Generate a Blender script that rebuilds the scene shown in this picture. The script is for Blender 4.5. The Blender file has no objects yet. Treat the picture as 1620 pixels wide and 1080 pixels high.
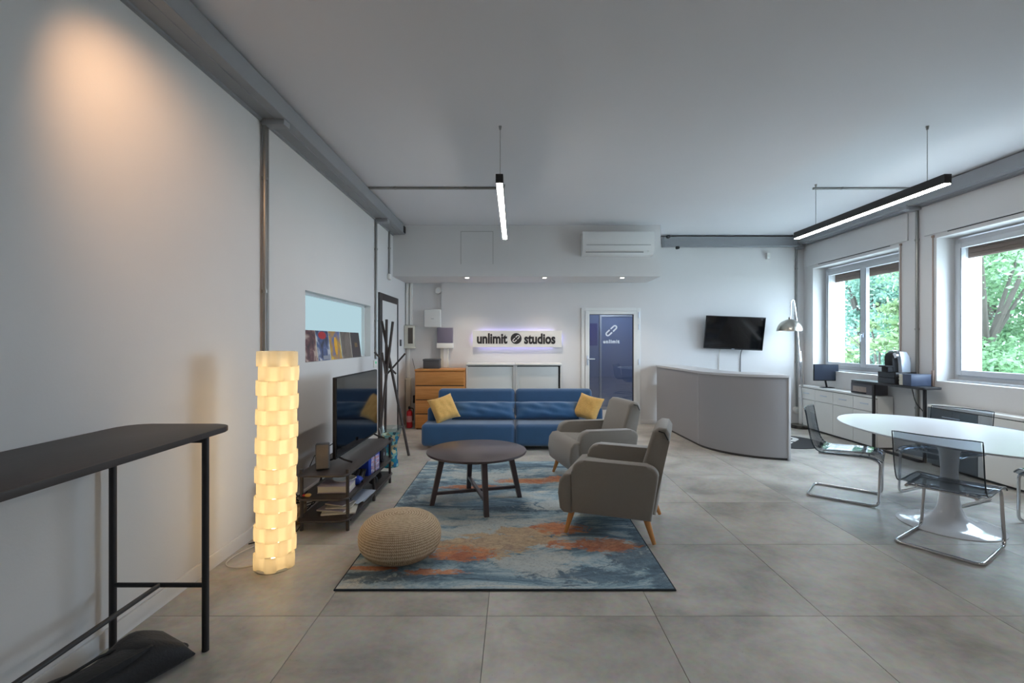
import bpy, bmesh, math, random
from mathutils import Vector, Matrix
random.seed(7)
sc = bpy.context.scene
C = sc.collection
PI = math.pi
def srgb(r, g, b):
    f = lambda c: (c/255/12.92) if c/255 <= .04045 else ((c/255+.055)/1.055)**2.4
    return (f(r), f(g), f(b), 1)

# ------------------------------------------------------------------ camera
CAM_H = 1.463
cd = bpy.data.cameras.new('camera'); cam = bpy.data.objects.new('camera', cd); C.objects.link(cam)
cam.location = (0, 0, CAM_H); cam.rotation_euler = (PI/2, 0, 0)
cd.sensor_width = 36; cd.lens = 758/1620*36; cd.shift_x = -5/1620; cd.clip_start = .05
sc.camera = cam
# ------------------------------------------------------------------ world, exposure
w = bpy.data.worlds.new('overcast_sky'); sc.world = w; w.use_nodes = True
bg = w.node_tree.nodes['Background']
bg.inputs[0].default_value = (.64, .81, 1.0, 1); bg.inputs[1].default_value = 8.4
sc.view_settings.view_transform = 'Standard'; sc.view_settings.look = 'None'
sc.view_settings.gamma = 1; sc.view_settings.use_curve_mapping = False
sc.view_settings.exposure = 1.10
sc.cycles.max_bounces = 10; sc.cycles.diffuse_bounces = 6; sc.cycles.transparent_max_bounces = 16
sc.cycles.sample_clamp_indirect = 6
sc.cycles.use_denoising = True
LED = 28.0          # pendant strips
# room: x -1.96..5.12, y -3..8.5, z 0..3.326
XL, XR, YB, YF, H = -1.96, 5.12, 8.5, -3.0, 3.326
WIN = [(6.393, 8.24), (3.97, 5.82)]
WZ0, WZ1 = .985, 2.72
for (a, b) in WIN:   # portals guide daylight sampling through the windows
    l = bpy.data.lights.new('window_portal', 'AREA'); l.shape = 'RECTANGLE'; l.size = b-a; l.size_y = WZ1-WZ0
    l.cycles.is_portal = True
    o = bpy.data.objects.new('window_portal', l); C.objects.link(o)
    o.location = (5.70, (a+b)/2, (WZ0+WZ1)/2); o.rotation_euler = (PI/2, 0, PI/2)

# ------------------------------------------------------------------ materials
def mat(name, col, rough=.5, metal=0, var=0, vscale=8, bump=0, bscale=60, spec=.5, emit=None, estr=0, coat=0, sheen=0, rand=0):
    m = bpy.data.materials.new(name); m.use_nodes = True
    nt = m.node_tree; b = nt.nodes['Principled BSDF']
    b.inputs['Base Color'].default_value = col; b.inputs['Roughness'].default_value = rough
    b.inputs['Metallic'].default_value = metal; b.inputs['Specular IOR Level'].default_value = spec
    b.inputs['Coat Weight'].default_value = coat; b.inputs['Sheen Weight'].default_value = sheen
    if emit: b.inputs['Emission Color'].default_value = emit; b.inputs['Emission Strength'].default_value = estr
    tc = nt.nodes.new('ShaderNodeTexCoord')
    if var:
        n = nt.nodes.new('ShaderNodeTexNoise'); n.inputs['Scale'].default_value = vscale; n.inputs['Detail'].default_value = 6
        nt.links.new(tc.outputs['Object'], n.inputs['Vector'])
        mx = nt.nodes.new('ShaderNodeMix'); mx.data_type = 'RGBA'
        mx.inputs['A'].default_value = tuple(c*(1-var) for c in col[:3])+(1,)
        mx.inputs['B'].default_value = tuple(min(1, c*(1+var)) for c in col[:3])+(1,)
        nt.links.new(n.outputs['Fac'], mx.inputs['Factor']); nt.links.new(mx.outputs['Result'], b.inputs['Base Color'])
    if bump:
        n2 = nt.nodes.new('ShaderNodeTexNoise'); n2.inputs['Scale'].default_value = bscale; n2.inputs['Detail'].default_value = 4
        nt.links.new(tc.outputs['Object'], n2.inputs['Vector'])
        bp = nt.nodes.new('ShaderNodeBump'); bp.inputs['Strength'].default_value = bump; bp.inputs['Distance'].default_value = .01
        nt.links.new(n2.outputs['Fac'], bp.inputs['Height']); nt.links.new(bp.outputs['Normal'], b.inputs['Normal'])
    return m
def emis(name, col, s):
    m = bpy.data.materials.new(name); m.use_nodes = True; nt = m.node_tree
    nt.nodes.remove(nt.nodes['Principled BSDF']); e = nt.nodes.new('ShaderNodeEmission')
    e.inputs[0].default_value = col; e.inputs[1].default_value = s
    nt.links.new(e.outputs[0], nt.nodes['Material Output'].inputs[0]); return m
def glass(name, tint, refl=1.0, rough=0.0, ior=1.45):
    m = bpy.data.materials.new(name); m.use_nodes = True; nt = m.node_tree
    nt.nodes.remove(nt.nodes['Principled BSDF'])
    t = nt.nodes.new('ShaderNodeBsdfTransparent'); t.inputs[0].default_value = tint
    g = nt.nodes.new('ShaderNodeBsdfGlossy'); g.inputs['Roughness'].default_value = rough
    fr = nt.nodes.new('ShaderNodeFresnel'); fr.inputs[0].default_value = ior
    mu = nt.nodes.new('ShaderNodeMath'); mu.operation = 'MULTIPLY'; mu.inputs[1].default_value = refl; mu.use_clamp = True
    mx = nt.nodes.new('ShaderNodeMixShader')
    ge = nt.nodes.new('ShaderNodeNewGeometry'); inv = nt.nodes.new('ShaderNodeMath'); inv.operation = 'SUBTRACT'; inv.inputs[0].default_value = 1
    nt.links.new(ge.outputs['Backfacing'], inv.inputs[1]); m2 = nt.nodes.new('ShaderNodeMath'); m2.operation = 'MULTIPLY'
    nt.links.new(fr.outputs[0], mu.inputs[0]); nt.links.new(mu.outputs[0], m2.inputs[0]); nt.links.new(inv.outputs[0], m2.inputs[1]); nt.links.new(m2.outputs[0], mx.inputs[0])
    nt.links.new(t.outputs[0], mx.inputs[1]); nt.links.new(g.outputs[0], mx.inputs[2])
    nt.links.new(mx.outputs[0], nt.nodes['Material Output'].inputs[0]); return m
def ramp_mat(name, stops, scale, rough=.8, detail=8, distort=0, stretch=(1, 1, 1), bump=0, sheen=0):
    m = bpy.data.materials.new(name); m.use_nodes = True; nt = m.node_tree; b = nt.nodes['Principled BSDF']
    b.inputs['Roughness'].default_value = rough; b.inputs['Sheen Weight'].default_value = sheen
    tc = nt.nodes.new('ShaderNodeTexCoord'); mp = nt.nodes.new('ShaderNodeMapping'); mp.inputs['Scale'].default_value = stretch
    n = nt.nodes.new('ShaderNodeTexNoise'); n.inputs['Scale'].default_value = scale; n.inputs['Detail'].default_value = detail
    n.inputs['Distortion'].default_value = distort
    r = nt.nodes.new('ShaderNodeValToRGB'); el = r.color_ramp.elements
    while len(el) < len(stops): el.new(.5)
    for e, (p, c) in zip(el, stops): e.position = p; e.color = c
    nt.links.new(tc.outputs['Object'], mp.inputs[0]); nt.links.new(mp.outputs[0], n.inputs['Vector'])
    nt.links.new(n.outputs['Fac'], r.inputs[0]); nt.links.new(r.outputs[0], b.inputs['Base Color'])
    if bump:
        bp = nt.nodes.new('ShaderNodeBump'); bp.inputs['Strength'].default_value = bump; bp.inputs['Distance'].default_value = .01
        nt.links.new(n.outputs['Fac'], bp.inputs['Height']); nt.links.new(bp.outputs['Normal'], b.inputs['Normal'])
    return m

M = {}
M['wall'] = mat('wall_paint', srgb(217, 216, 216), .75, var=.015, vscale=3, bump=.05, bscale=90, spec=.2)
M['ceil'] = mat('ceiling_paint', srgb(219, 219, 223), .85, var=.015, vscale=2, spec=.1)
M['white'] = mat('white_lacquer', srgb(232, 231, 227), .35, var=.01)
M['pvc'] = mat('white_pvc', srgb(226, 228, 228), .3, var=.01)
M['alu'] = mat('window_frame_grey', srgb(188, 191, 196), .4, metal=.08, var=.02)
M['tray'] = mat('galvanised_grey', srgb(150, 153, 157), .5, metal=.15, var=.05, vscale=5)
M['pipe'] = mat('galvanised_pipe', srgb(150, 150, 148), .35, metal=.7, var=.04)
M['black'] = mat('black_powder_coat', srgb(42, 41, 43), .45, var=.08, vscale=20)
M['blackwood'] = mat('black_stained_wood', srgb(64, 56, 54), .5, var=.15, vscale=9, bump=.06, bscale=40)
M['coffee'] = mat('black_brown_lacquer', srgb(80, 68, 70), .28, var=.06, vscale=12)
M['bench'] = mat('black_brown_metal', srgb(64, 58, 57), .42, var=.06, vscale=15)
M['matte'] = mat('matte_black', srgb(30, 30, 33), .75, var=.1, vscale=20)
M['bag'] = mat('black_nylon', srgb(30, 30, 34), .7, var=.2, vscale=25, bump=.25, bscale=80, sheen=.1)
M['screen'] = mat('tv_screen', srgb(12, 13, 16), .06, spec=.65, var=.02)
M['sofa'] = mat('blue_velvet', srgb(38, 84, 128), .65, var=.16, vscale=5, bump=.08, bscale=25, sheen=.5)
M['pillowblue'] = mat('blue_cushion_velvet', srgb(44, 96, 142), .6, var=.15, vscale=6, bump=.1, bscale=18, sheen=.5)
M['yellow'] = mat('mustard_knit', srgb(232, 184, 104), .85, var=.16, vscale=45, bump=.6, bscale=120, sheen=.3)
M['grey'] = mat('grey_upholstery', srgb(142, 136, 129), .9, var=.05, vscale=60, bump=.12, bscale=300, sheen=.35)
M['legwood'] = mat('beech_leg', srgb(214, 150, 88), .45, var=.1, vscale=14)
M['chrome'] = mat('chrome', srgb(212, 212, 214), .1, metal=1, var=.02)
M['steel'] = mat('brushed_steel', srgb(188, 182, 172), .28, metal=1, var=.05, vscale=30)
M['smoke'] = glass('smoke_polycarbonate', (.68, .715, .75, 1), 1.1, .02, 1.5)
M['smokeedge'] = mat('smoke_polycarbonate_edge', srgb(50, 58, 66), .15, var=.05)
M['satin_white'] = mat('satin_white', srgb(214, 217, 222), .34, var=.005)
M['gloss_white'] = mat('gloss_white', srgb(232, 234, 238), .12, coat=.5, var=.005)
M['desk'] = mat('desk_grey_laminate', srgb(164, 163, 166), .45, var=.012, vscale=4)
M['desktop'] = mat('desk_top_laminate', srgb(205, 205, 208), .35, var=.01)
M['plinth'] = mat('dark_plinth', srgb(70, 68, 68), .6, var=.05)
M['glass'] = glass('window_glass', (.97, .985, .98, 1), 1.0)
M['doorglass'] = glass('door_glass', (.9, .94, .96, 1), 8.0)
M['frost'] = emis('glowing_frosted_glass', srgb(184, 216, 226), .43)  # emission in the pane stands in for the lit room behind
M['led'] = emis('led_strip', (1, .955, .90, 1), LED)
M['down'] = emis('downlight_lens', (1, .85, .68, 1), 30)
M['signled'] = emis('sign_led', (.45, .40, 1, 1), 3.0)
M['oak'] = ramp_mat('oak_veneer', [(.3, srgb(188, 122, 60)), (.7, srgb(210, 146, 80))], 5, .45, stretch=(.6, 6, 9))
M['tambour'] = mat('cabinet_grey_door', srgb(222, 225, 223), .5, var=.012)
M['cream'] = mat('cream_plastic', srgb(214, 210, 196), .5, var=.02)
M['greybox'] = mat('charcoal_box', srgb(74, 76, 80), .7, var=.06, vscale=30)
M['purplegrey'] = mat('mauve_grey_panel', srgb(118, 112, 130), .4, var=.02)
M['red'] = mat('extinguisher_red', srgb(190, 30, 44), .3, coat=.4, var=.05)
M['jute'] = ramp_mat('jute_braid', [(.25, srgb(140, 112, 82)), (.5, srgb(186, 158, 124)), (.75, srgb(214, 192, 160))], 40, .9, 6, .5, bump=.4, sheen=.2)
M['shutter'] = mat('brown_shutter', srgb(96, 74, 62), .6, var=.08)
M['strap'] = mat('shutter_strap', srgb(168, 146, 134), .8, var=.1)
M['text'] = mat('black_letters', srgb(40, 38, 40), .5, var=.05)
M['vinylwhite'] = mat('white_decal', srgb(210, 222, 236), .5, var=.02, emit=(.6, .7, .85, 1), estr=0)
M['tile'] = None
M['backroom'] = mat('back_room_paint', srgb(126, 140, 172), .8, var=.06, vscale=2)
M['backdark'] = mat('back_room_blue_panel', srgb(70, 74, 140), .7, var=.05)
M['paper'] = mat('paper', srgb(224, 220, 210), .8, var=.05, vscale=30)
M['lilac'] = mat('lilac_cover', srgb(196, 186, 200), .6, var=.1, vscale=15)
M['blue'] = mat('royal_blue_card', srgb(30, 66, 178), .45, var=.08)
M['steelblue'] = mat('slate_blue_plastic', srgb(66, 76, 98), .4, var=.05)
M['printer'] = mat('printer_grey', srgb(104, 102, 108), .5, var=.04)
M['silver'] = mat('silver_plastic', srgb(204, 214, 228), .3, metal=.3, var=.03)
M['cord'] = mat('white_cord', srgb(206, 200, 190), .6, var=.03)
M['marble'] = ramp_mat('dark_marble', [(.35, srgb(40, 38, 36)), (.6, srgb(92, 88, 84)), (.8, srgb(176, 172, 166))], 9, .25, distort=1)
M['bark'] = mat('bark', srgb(70, 64, 56), .9, var=.25, vscale=6, bump=.6, bscale=14)
M['bounce_ground'] = mat('pale_bounce_ground', srgb(196, 196, 186), .95, var=.25, vscale=3)  # ground made pale to bounce sky light up to the ceiling
M['render'] = mat('exterior_render', srgb(190, 190, 192), .8, var=.02)
M['green'] = mat('green_led_plastic', srgb(20, 160, 110), .4, var=.02, emit=srgb(20, 160, 110), estr=.4)

# floor tile: grey porcelain that looks like cast concrete
def tile_mat():
    m = bpy.data.materials.new('concrete_porcelain'); m.use_nodes = True; nt = m.node_tree; b = nt.nodes['Principled BSDF']
    g = nt.nodes.new('ShaderNodeNewGeometry'); oi = nt.nodes.new('ShaderNodeObjectInfo')
    add = nt.nodes.new('ShaderNodeVectorMath'); add.operation = 'MULTIPLY_ADD'
    cmb = nt.nodes.new('ShaderNodeCombineXYZ')
    for i in range(3): nt.links.new(oi.outputs['Random'], cmb.inputs[i])
    add.inputs[1].default_value = (17, 23, 11)
    nt.links.new(cmb.outputs[0], add.inputs[0]); nt.links.new(g.outputs['Position'], add.inputs[2])
    n1 = nt.nodes.new('ShaderNodeTexNoise'); n1.inputs['Scale'].default_value = 2.2; n1.inputs['Detail'].default_value = 8; n1.inputs['Roughness'].default_value = .62; n1.inputs['Distortion'].default_value = .4
    n2 = nt.nodes.new('ShaderNodeTexNoise'); n2.inputs['Scale'].default_value = 26; n2.inputs['Detail'].default_value = 6
    v = nt.nodes.new('ShaderNodeTexVoronoi'); v.inputs['Scale'].default_value = 22
    for n in (n1, n2, v): nt.links.new(add.outputs[0], n.inputs['Vector'])
    r = nt.nodes.new('ShaderNodeValToRGB'); el = r.color_ramp.elements; el.new(.5)
    for e, (p, c) in zip(el, [(.32, srgb(152, 148, 141)), (.5, srgb(187, 182, 174)), (.70, srgb(207, 203, 195))]): e.position = p; e.color = c
    nt.links.new(n1.outputs['Fac'], r.inputs[0])
    mx = nt.nodes.new('ShaderNodeMix'); mx.data_type = 'RGBA'; mx.blend_type = 'OVERLAY'; mx.inputs['Factor'].default_value = .22
    nt.links.new(r.outputs[0], mx.inputs['A']); nt.links.new(n2.outputs['Color'], mx.inputs['B'])
    # small dark pits
    mr = nt.nodes.new('ShaderNodeMapRange'); mr.inputs[1].default_value = .035; mr.inputs[2].default_value = .075; mr.inputs[3].default_value = .72; mr.inputs[4].default_value = 1
    nt.links.new(v.outputs['Distance'], mr.inputs[0])
    mm = nt.nodes.new('ShaderNodeVectorMath'); mm.operation = 'SCALE'
    nt.links.new(mx.outputs['Result'], mm.inputs[0]); nt.links.new(mr.outputs[0], mm.inputs['Scale'])
    nt.links.new(mm.outputs[0], b.inputs['Base Color'])
    rr = nt.nodes.new('ShaderNodeMapRange'); rr.inputs[3].default_value = .26; rr.inputs[4].default_value = .46
    nt.links.new(n1.outputs['Fac'], rr.inputs[0]); nt.links.new(rr.outputs[0], b.inputs['Roughness'])
    b.inputs['Specular IOR Level'].default_value = .5
    return m
M['tile'] = tile_mat()

# ------------------------------------------------------------------ mesh helpers
def rz(a): return Matrix.Rotation(a, 4, 'Z')
class MB:
    def __init__(s): s.bm = bmesh.new()
    def _put(s, verts, mtx):
        if mtx is not None: bmesh.ops.transform(s.bm, matrix=mtx, verts=verts)
    def box(s, c, d, bev=0, seg=2, m=None):
        mt = Matrix.Translation(c) @ Matrix.Diagonal((d[0], d[1], d[2], 1))
        r = bmesh.ops.create_cube(s.bm, size=1, matrix=mt); vs = r['verts']
        if bev:
            es = list({e for v in vs for e in v.link_edges})
            q = bmesh.ops.bevel(s.bm, geom=es, offset=bev, segments=seg, profile=.5, affect='EDGES', clamp_overlap=True)
            vs = list({v for f in q['faces'] for v in f.verts} | {v for v in vs if v.is_valid})
        s._put(vs, m); return s
    def cyl(s, p0, p1, r0, r1=None, seg=16, m=None):
        p0, p1 = Vector(p0), Vector(p1); d = p1-p0; r1 = r0 if r1 is None else r1
        mt = Matrix.Translation((p0+p1)/2) @ d.to_track_quat('Z', 'Y').to_matrix().to_4x4()
        r = bmesh.ops.create_cone(s.bm, cap_ends=True, segments=seg, radius1=r0, radius2=r1, depth=d.length, matrix=mt)
        s._put(r['verts'], m); return s
    def tube(s, pts, r, seg=8, closed=False, m=None):
        pts = [Vector(p) for p in pts]; n = len(pts); rings = []; up = None
        for i, p in enumerate(pts):
            a = pts[(i-1) % n] if (closed or i > 0) else p; b = pts[(i+1) % n] if (closed or i < n-1) else p
            t = (b-a).normalized()
            if up is None:
                up = Vector((0, 0, 1)) if abs(t.z) < .9 else Vector((1, 0, 0))
            x = t.cross(up).normalized(); y = x.cross(t).normalized(); up = y
            rr = r[i] if isinstance(r, (list, tuple)) else r
            rings.append([s.bm.verts.new(p+x*math.cos(2*PI*k/seg)*rr+y*math.sin(2*PI*k/seg)*rr) for k in range(seg)])
        for i in range(n if closed else n-1):
            A, B = rings[i], rings[(i+1) % n]
            for k in range(seg): s.bm.faces.new((A[k], A[(k+1) % seg], B[(k+1) % seg], B[k]))
        if not closed: s.bm.faces.new(rings[0]); s.bm.faces.new(rings[-1][::-1])
        s._put([v for R in rings for v in R], m); return s
    def lathe(s, prof, seg=32, m=None, cap=True):
        rings = [[s.bm.verts.new((r*math.cos(2*PI*k/seg), r*math.sin(2*PI*k/seg), z)) for k in range(seg)] for r, z in prof]
        for A, B in zip(rings, rings[1:]):
            for k in range(seg): s.bm.faces.new((A[k], A[(k+1) % seg], B[(k+1) % seg], B[k]))
        if cap: s.bm.faces.new(rings[0][::-1]); s.bm.faces.new(rings[-1])
        s._put([v for R in rings for v in R], m); return s
    def prism(s, pts, z0, z1, bev=0, seg=2, m=None):
        a = [s.bm.verts.new((x, y, z0)) for x, y in pts]; b = [s.bm.verts.new((x, y, z1)) for x, y in pts]; n = len(pts)
        fs = [s.bm.faces.new(a[::-1]), s.bm.faces.new(b)]
        fs += [s.bm.faces.new((a[i], a[(i+1) % n], b[(i+1) % n], b[i])) for i in range(n)]
        vs = a+b
        if bev:
            es = list({e for f in fs[:2] for e in f.edges})
            q = bmesh.ops.bevel(s.bm, geom=es, offset=bev, segments=seg, profile=.5, affect='EDGES', clamp_overlap=True)
            vs = list({v for f in q['faces'] for v in f.verts} | {v for v in vs if v.is_valid})
        s._put(vs, m); return s
    def pillow(s, w, h, t, n=14, m=None, pinch=.06, wrinkle=0, seed=0):
        rnd = random.Random(seed); ph = [rnd.uniform(0, 6.28) for _ in range(6)]
        def pt(u, v, sg):
            k = 1-pinch*(u*u*v*v*0+ (1-abs(u)**2)*(abs(v)**4)*.6 + (1-abs(v)**2)*(abs(u)**4)*.6)*1.6
            th = t/2*max(0, (1-u**4))**.55*max(0, (1-v**4))**.55
            wr = wrinkle*(math.sin(7*u+3*v+ph[0])*math.sin(5*v-2*u+ph[1])+.6*math.sin(13*u+ph[2]+4*v))*(1-u**4)*(1-v**4)
            return Vector((u*w/2*k, v*h/2*k, sg*(th+wr)))
        g = {}
        for sg in (1, -1):
            for i in range(n+1):
                for j in range(n+1):
                    e = i in (0, n) or j in (0, n)
                    if e and sg == -1: g[(i, j, -1)] = g[(i, j, 1)]; continue
                    g[(i, j, sg)] = s.bm.verts.new(pt(2*i/n-1, 2*j/n-1, 0 if e else sg))
        for sg in (1, -1):
            for i in range(n):
                for j in range(n):
                    q = [g[(i, j, sg)], g[(i+1, j, sg)], g[(i+1, j+1, sg)], g[(i, j+1, sg)]]
                    s.bm.faces.new(q if sg == 1 else q[::-1])
        s._put(list(set(g.values())), m); return s
    def build(s, name, material, parent=None, smooth=35, sub=0):
        me = bpy.data.meshes.new(name)
        bmesh.ops.recalc_face_normals(s.bm, faces=s.bm.faces[:]); s.bm.to_mesh(me); s.bm.free()
        if smooth:
            for p in me.polygons: p.use_smooth = True
            me.set_sharp_from_angle(angle=math.radians(smooth))
        me.materials.append(material if not isinstance(material, str) else M[material])
        o = bpy.data.objects.new(name, me); C.objects.link(o)
        if parent: o.parent = parent
        if sub: sm = o.modifiers.new('smooth', 'SUBSURF'); sm.levels = sm.render_levels = sub
        return o
def tag(o, label, cat=None, group=None, kind=None):
    o['label'] = label
    if cat: o['category'] = cat
    if group: o['group'] = group
    if kind: o['kind'] = kind
    return o
def thing(name, label, cat, loc=(0, 0, 0), rot=0, group=None, kind=None):
    o = bpy.data.objects.new(name, None); C.objects.link(o); o.empty_display_size = .1
    o.location = loc; o.rotation_euler = (0, 0, rot); return tag(o, label, cat, group, kind)
def copy_tree(o, parent=None):
    c = o.copy(); C.objects.link(c)
    if parent: c.parent = parent
    for ch in list(o.children): copy_tree(ch, c)
    return c
def B(name, c, d, material, parent=None, bev=0, seg=2, m=None): return MB().box(c, d, bev, seg, m).build(name, material, parent)
def fillet(pts, r, n=6):
    pts = [Vector(p) for p in pts]; out = [pts[0]]
    for a, p, b in zip(pts, pts[1:], pts[2:]):
        u = (a-p); v = (b-p); k = min(r, u.length*.49, v.length*.49)
        p0 = p+u.normalized()*k; p1 = p+v.normalized()*k
        for i in range(n+1):
            t = i/n; out.append(p0*(1-t)**2+p*2*t*(1-t)+p1*t*t)
    out.append(pts[-1]); return out
def rrect(x0, x1, y0, y1, r, n=6):
    out = []
    for cx, cy, a0 in ((x1-r, y1-r, 0), (x0+r, y1-r, 90), (x0+r, y0+r, 180), (x1-r, y0+r, 270)):
        for i in range(n+1):
            a = math.radians(a0+90*i/n); out.append((cx+r*math.cos(a), cy+r*math.sin(a)))
    return out
def text_mesh(name, body, size, material, parent, mtx, xs=1.0, bold=0.0, ext=.002, align='CENTER', spacing=1.0):
    cu = bpy.data.curves.new('lettering', 'FONT'); cu.body = body; cu.size = size; cu.extrude = ext; cu.offset = bold
    cu.align_x = align; cu.space_character = spacing; cu.resolution_u = 3
    t = bpy.data.objects.new('lettering', cu); C.objects.link(t)
    bpy.context.view_layer.update()
    me = bpy.data.meshes.new_from_object(t.evaluated_get(bpy.context.evaluated_depsgraph_get()))
    bpy.data.objects.remove(t); bpy.data.curves.remove(cu)
    xsn = [v.co.x for v in me.vertices]; mid = (max(xsn)+min(xsn))/2; wd = max(xsn)-min(xsn)
    k = xs/wd if xs else 1
    me.transform(Matrix.Diagonal((k, 1, 1, 1)) @ Matrix.Translation((-mid, 0, 0))); me.transform(mtx)
    me.materials.clear(); me.materials.append(M[material] if isinstance(material, str) else material); me.name = name
    o = bpy.data.objects.new(name, me); C.objects.link(o); o.parent = parent; return o
def link_logo(name, L, W, th, ext, material, parent, mtx, gap=.12):
    """open chain-link: two C-shaped half links facing each other along X"""
    mb = MB(); r = W/2
    for sg in (1, -1):
        outer, inner = [], []
        for rad, lst in ((r, outer), (r-th, inner)):
            lst.append((gap*L*.5, -rad)); cx = L/2-r
            for i in range(13):
                a = -PI/2+PI*i/12; lst.append((cx+rad*math.cos(a), rad*math.sin(a)))
            lst.append((gap*L*.5, rad))
        o = [(sg*x+(0), y) for x, y in outer]; q = [(sg*x, y) for x, y in inner]
        for z in (0,):
            for k in range(len(o)-1):
                mb.prism([o[k], o[k+1], q[k+1], q[k]], 0, ext, m=mtx)
    return mb.build(name, material, parent, smooth=0)
FACE_CAM = Matrix.Rotation(PI/2, 4, 'X')     # local XY -> world XZ facing -Y
# ================================================================== STRUCTURE
def struct(o, label, cat=None): return tag(o, label, cat, kind='structure')
TH = .2
fl = struct(B('floor', ((XL+XR)/2+.1, (YF+YB)/2+.2, -.06), (XR-XL+.9, YB-YF+1.0, .10), mat('grout', srgb(124, 120, 114), .8, var=.05)), 'grey concrete-look porcelain tile floor', 'floor')
gx = [XL]+[-1.05+.9*i-.003 for i in range(0, 7)]+[XR]
gx = [XL, -1.05, -.15, .75, 1.65, 2.55, 3.45, 4.35, XR]
gy = [YF]+[2.555+.9*i for i in range(-6, 7)]+[YB+.06]
shared = {}
for i in range(len(gx)-1):
    for j in range(len(gy)-1):
        x0, x1, y0, y1 = gx[i], gx[i+1], gy[j], gy[j+1]
        key = (round(x1-x0, 3), round(y1-y0, 3))
        if key not in shared:
            t = MB().box((0, 0, 0), (x1-x0-.003, y1-y0-.003, .012), .0006, 1).build('tile', 'tile', fl); shared[key] = t
        else:
            t = shared[key].copy(); C.objects.link(t); t.parent = fl
        t.location = ((x0+x1)/2, (y0+y1)/2, -.006)
struct(B('ceiling', ((XL+XR)/2+.1, (YF+YB)/2+.1, H+.06), (XR-XL+.9, YB-YF+.8, .12), 'ceil'), 'plain pale grey plaster ceiling', 'ceiling')
# left wall with an opening for the interior window
IY0, IY1, IZ0, IZ1 = 4.475, 6.49, 1.265, 1.943
mb = MB(); xw = XL-TH/2
mb.box((xw, (YF+IY0)/2, H/2), (TH, IY0-YF, H)); mb.box((xw, (IY1+YB+.2)/2, H/2), (TH, YB+.2-IY1, H))
mb.box((xw, (IY0+IY1)/2, IZ0/2), (TH, IY1-IY0, IZ0)); mb.box((xw, (IY0+IY1)/2, (IZ1+H)/2), (TH, IY1-IY0, H-IZ1))
struct(mb.build('wall_left', 'wall', smooth=0), 'white painted wall behind the bar table and television', 'wall')
# back wall with the glass-door opening
DX0, DX1, DZ = 1.19, 2.18, 2.05
mb = MB(); yw = YB+.1
mb.box(((-1.31+DX0)/2, yw, H/2), (DX0+1.31, .2, H)); mb.box(((DX1+XR+.2)/2, yw, H/2), (XR+.2-DX1, .2, H))
mb.box(((DX0+DX1)/2, yw, (DZ+H)/2), (DX1-DX0, .2, H-DZ)); mb.box(((XL-.1-1.31)/2, YB+.13, H/2), (XL*-1-1.31+.1, .14, H))
struct(mb.build('wall_back', 'wall', smooth=0), 'white wall at the far end with the studio sign', 'wall')
struct(B('wall_front', ((XL+XR)/2, YF-.1, H/2), (XR-XL+.4, .2, H), 'wall'), 'plain white wall closing the room', 'wall')
# right wall with window openings
XO = 5.67; mb = MB(); xc = (XR+XO)/2; xt = XO-XR
ys = [YF]+[v for a, b in sorted(WIN) for v in (a, b)]+[YB+.2]
for k in range(0, len(ys), 2): mb.box((xc, (ys[k]+ys[k+1])/2, H/2), (xt, ys[k+1]-ys[k], H))
for a, b in WIN:
    mb.box((xc, (a+b)/2, WZ0/2), (xt, b-a, WZ0)); mb.box((xc, (a+b)/2, (WZ1+H)/2), (xt, b-a, H-WZ1))
struct(mb.build('wall_right', 'wall', smooth=0), 'white window wall with deep window recesses', 'wall')
# dropped bulkhead
BKY, BKX, BKZ = 7.675, 2.33, 2.506
bk = struct(B('trim_1', ((XL+BKX)/2, (BKY+YB+.06)/2, (BKZ+H)/2), (BKX-XL, YB+.06-BKY, H-BKZ), 'wall'), 'white dropped bulkhead above the sign carrying downlights', 'bulkhead')
mb = MB()   # access hatch: thin joint round a flush panel
for (x0, x1, z0, z1) in ((-.872, -.867, 2.70, 3.225), (-.357, -.352, 2.70, 3.225), (-.872, -.352, 3.222, 3.227)):
    mb.box(((x0+x1)/2, BKY-.001, (z0+z1)/2), (x1-x0, .004, z1-z0))
mb.build('hatch_joint', mat('hatch_joint', srgb(120, 118, 116), .8, var=.02), bk, 0)
B('hatch_panel', (-.612, BKY-.0005, 2.962), (.508, .005, .518), 'wall', bk)
# baseboards
for nm, c, d, lab in (('baseboard_left', (XL+.008, (YF+YB)/2, .045), (.016, YB-YF, .09), 'white skirting board along the wall by the bar table'),
                 ('baseboard_back', (2.36, YB-.008, .04), (.34, .016, .08), 'short white skirting board beside the glass door'),
                 ('baseboard_right', (XR-.008, (YF+YB)/2, .045), (.016, YB-YF, .09), 'white skirting board below the windows')):
    struct(B(nm, c, d, 'wall', bev=.003), lab, 'skirting')
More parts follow.
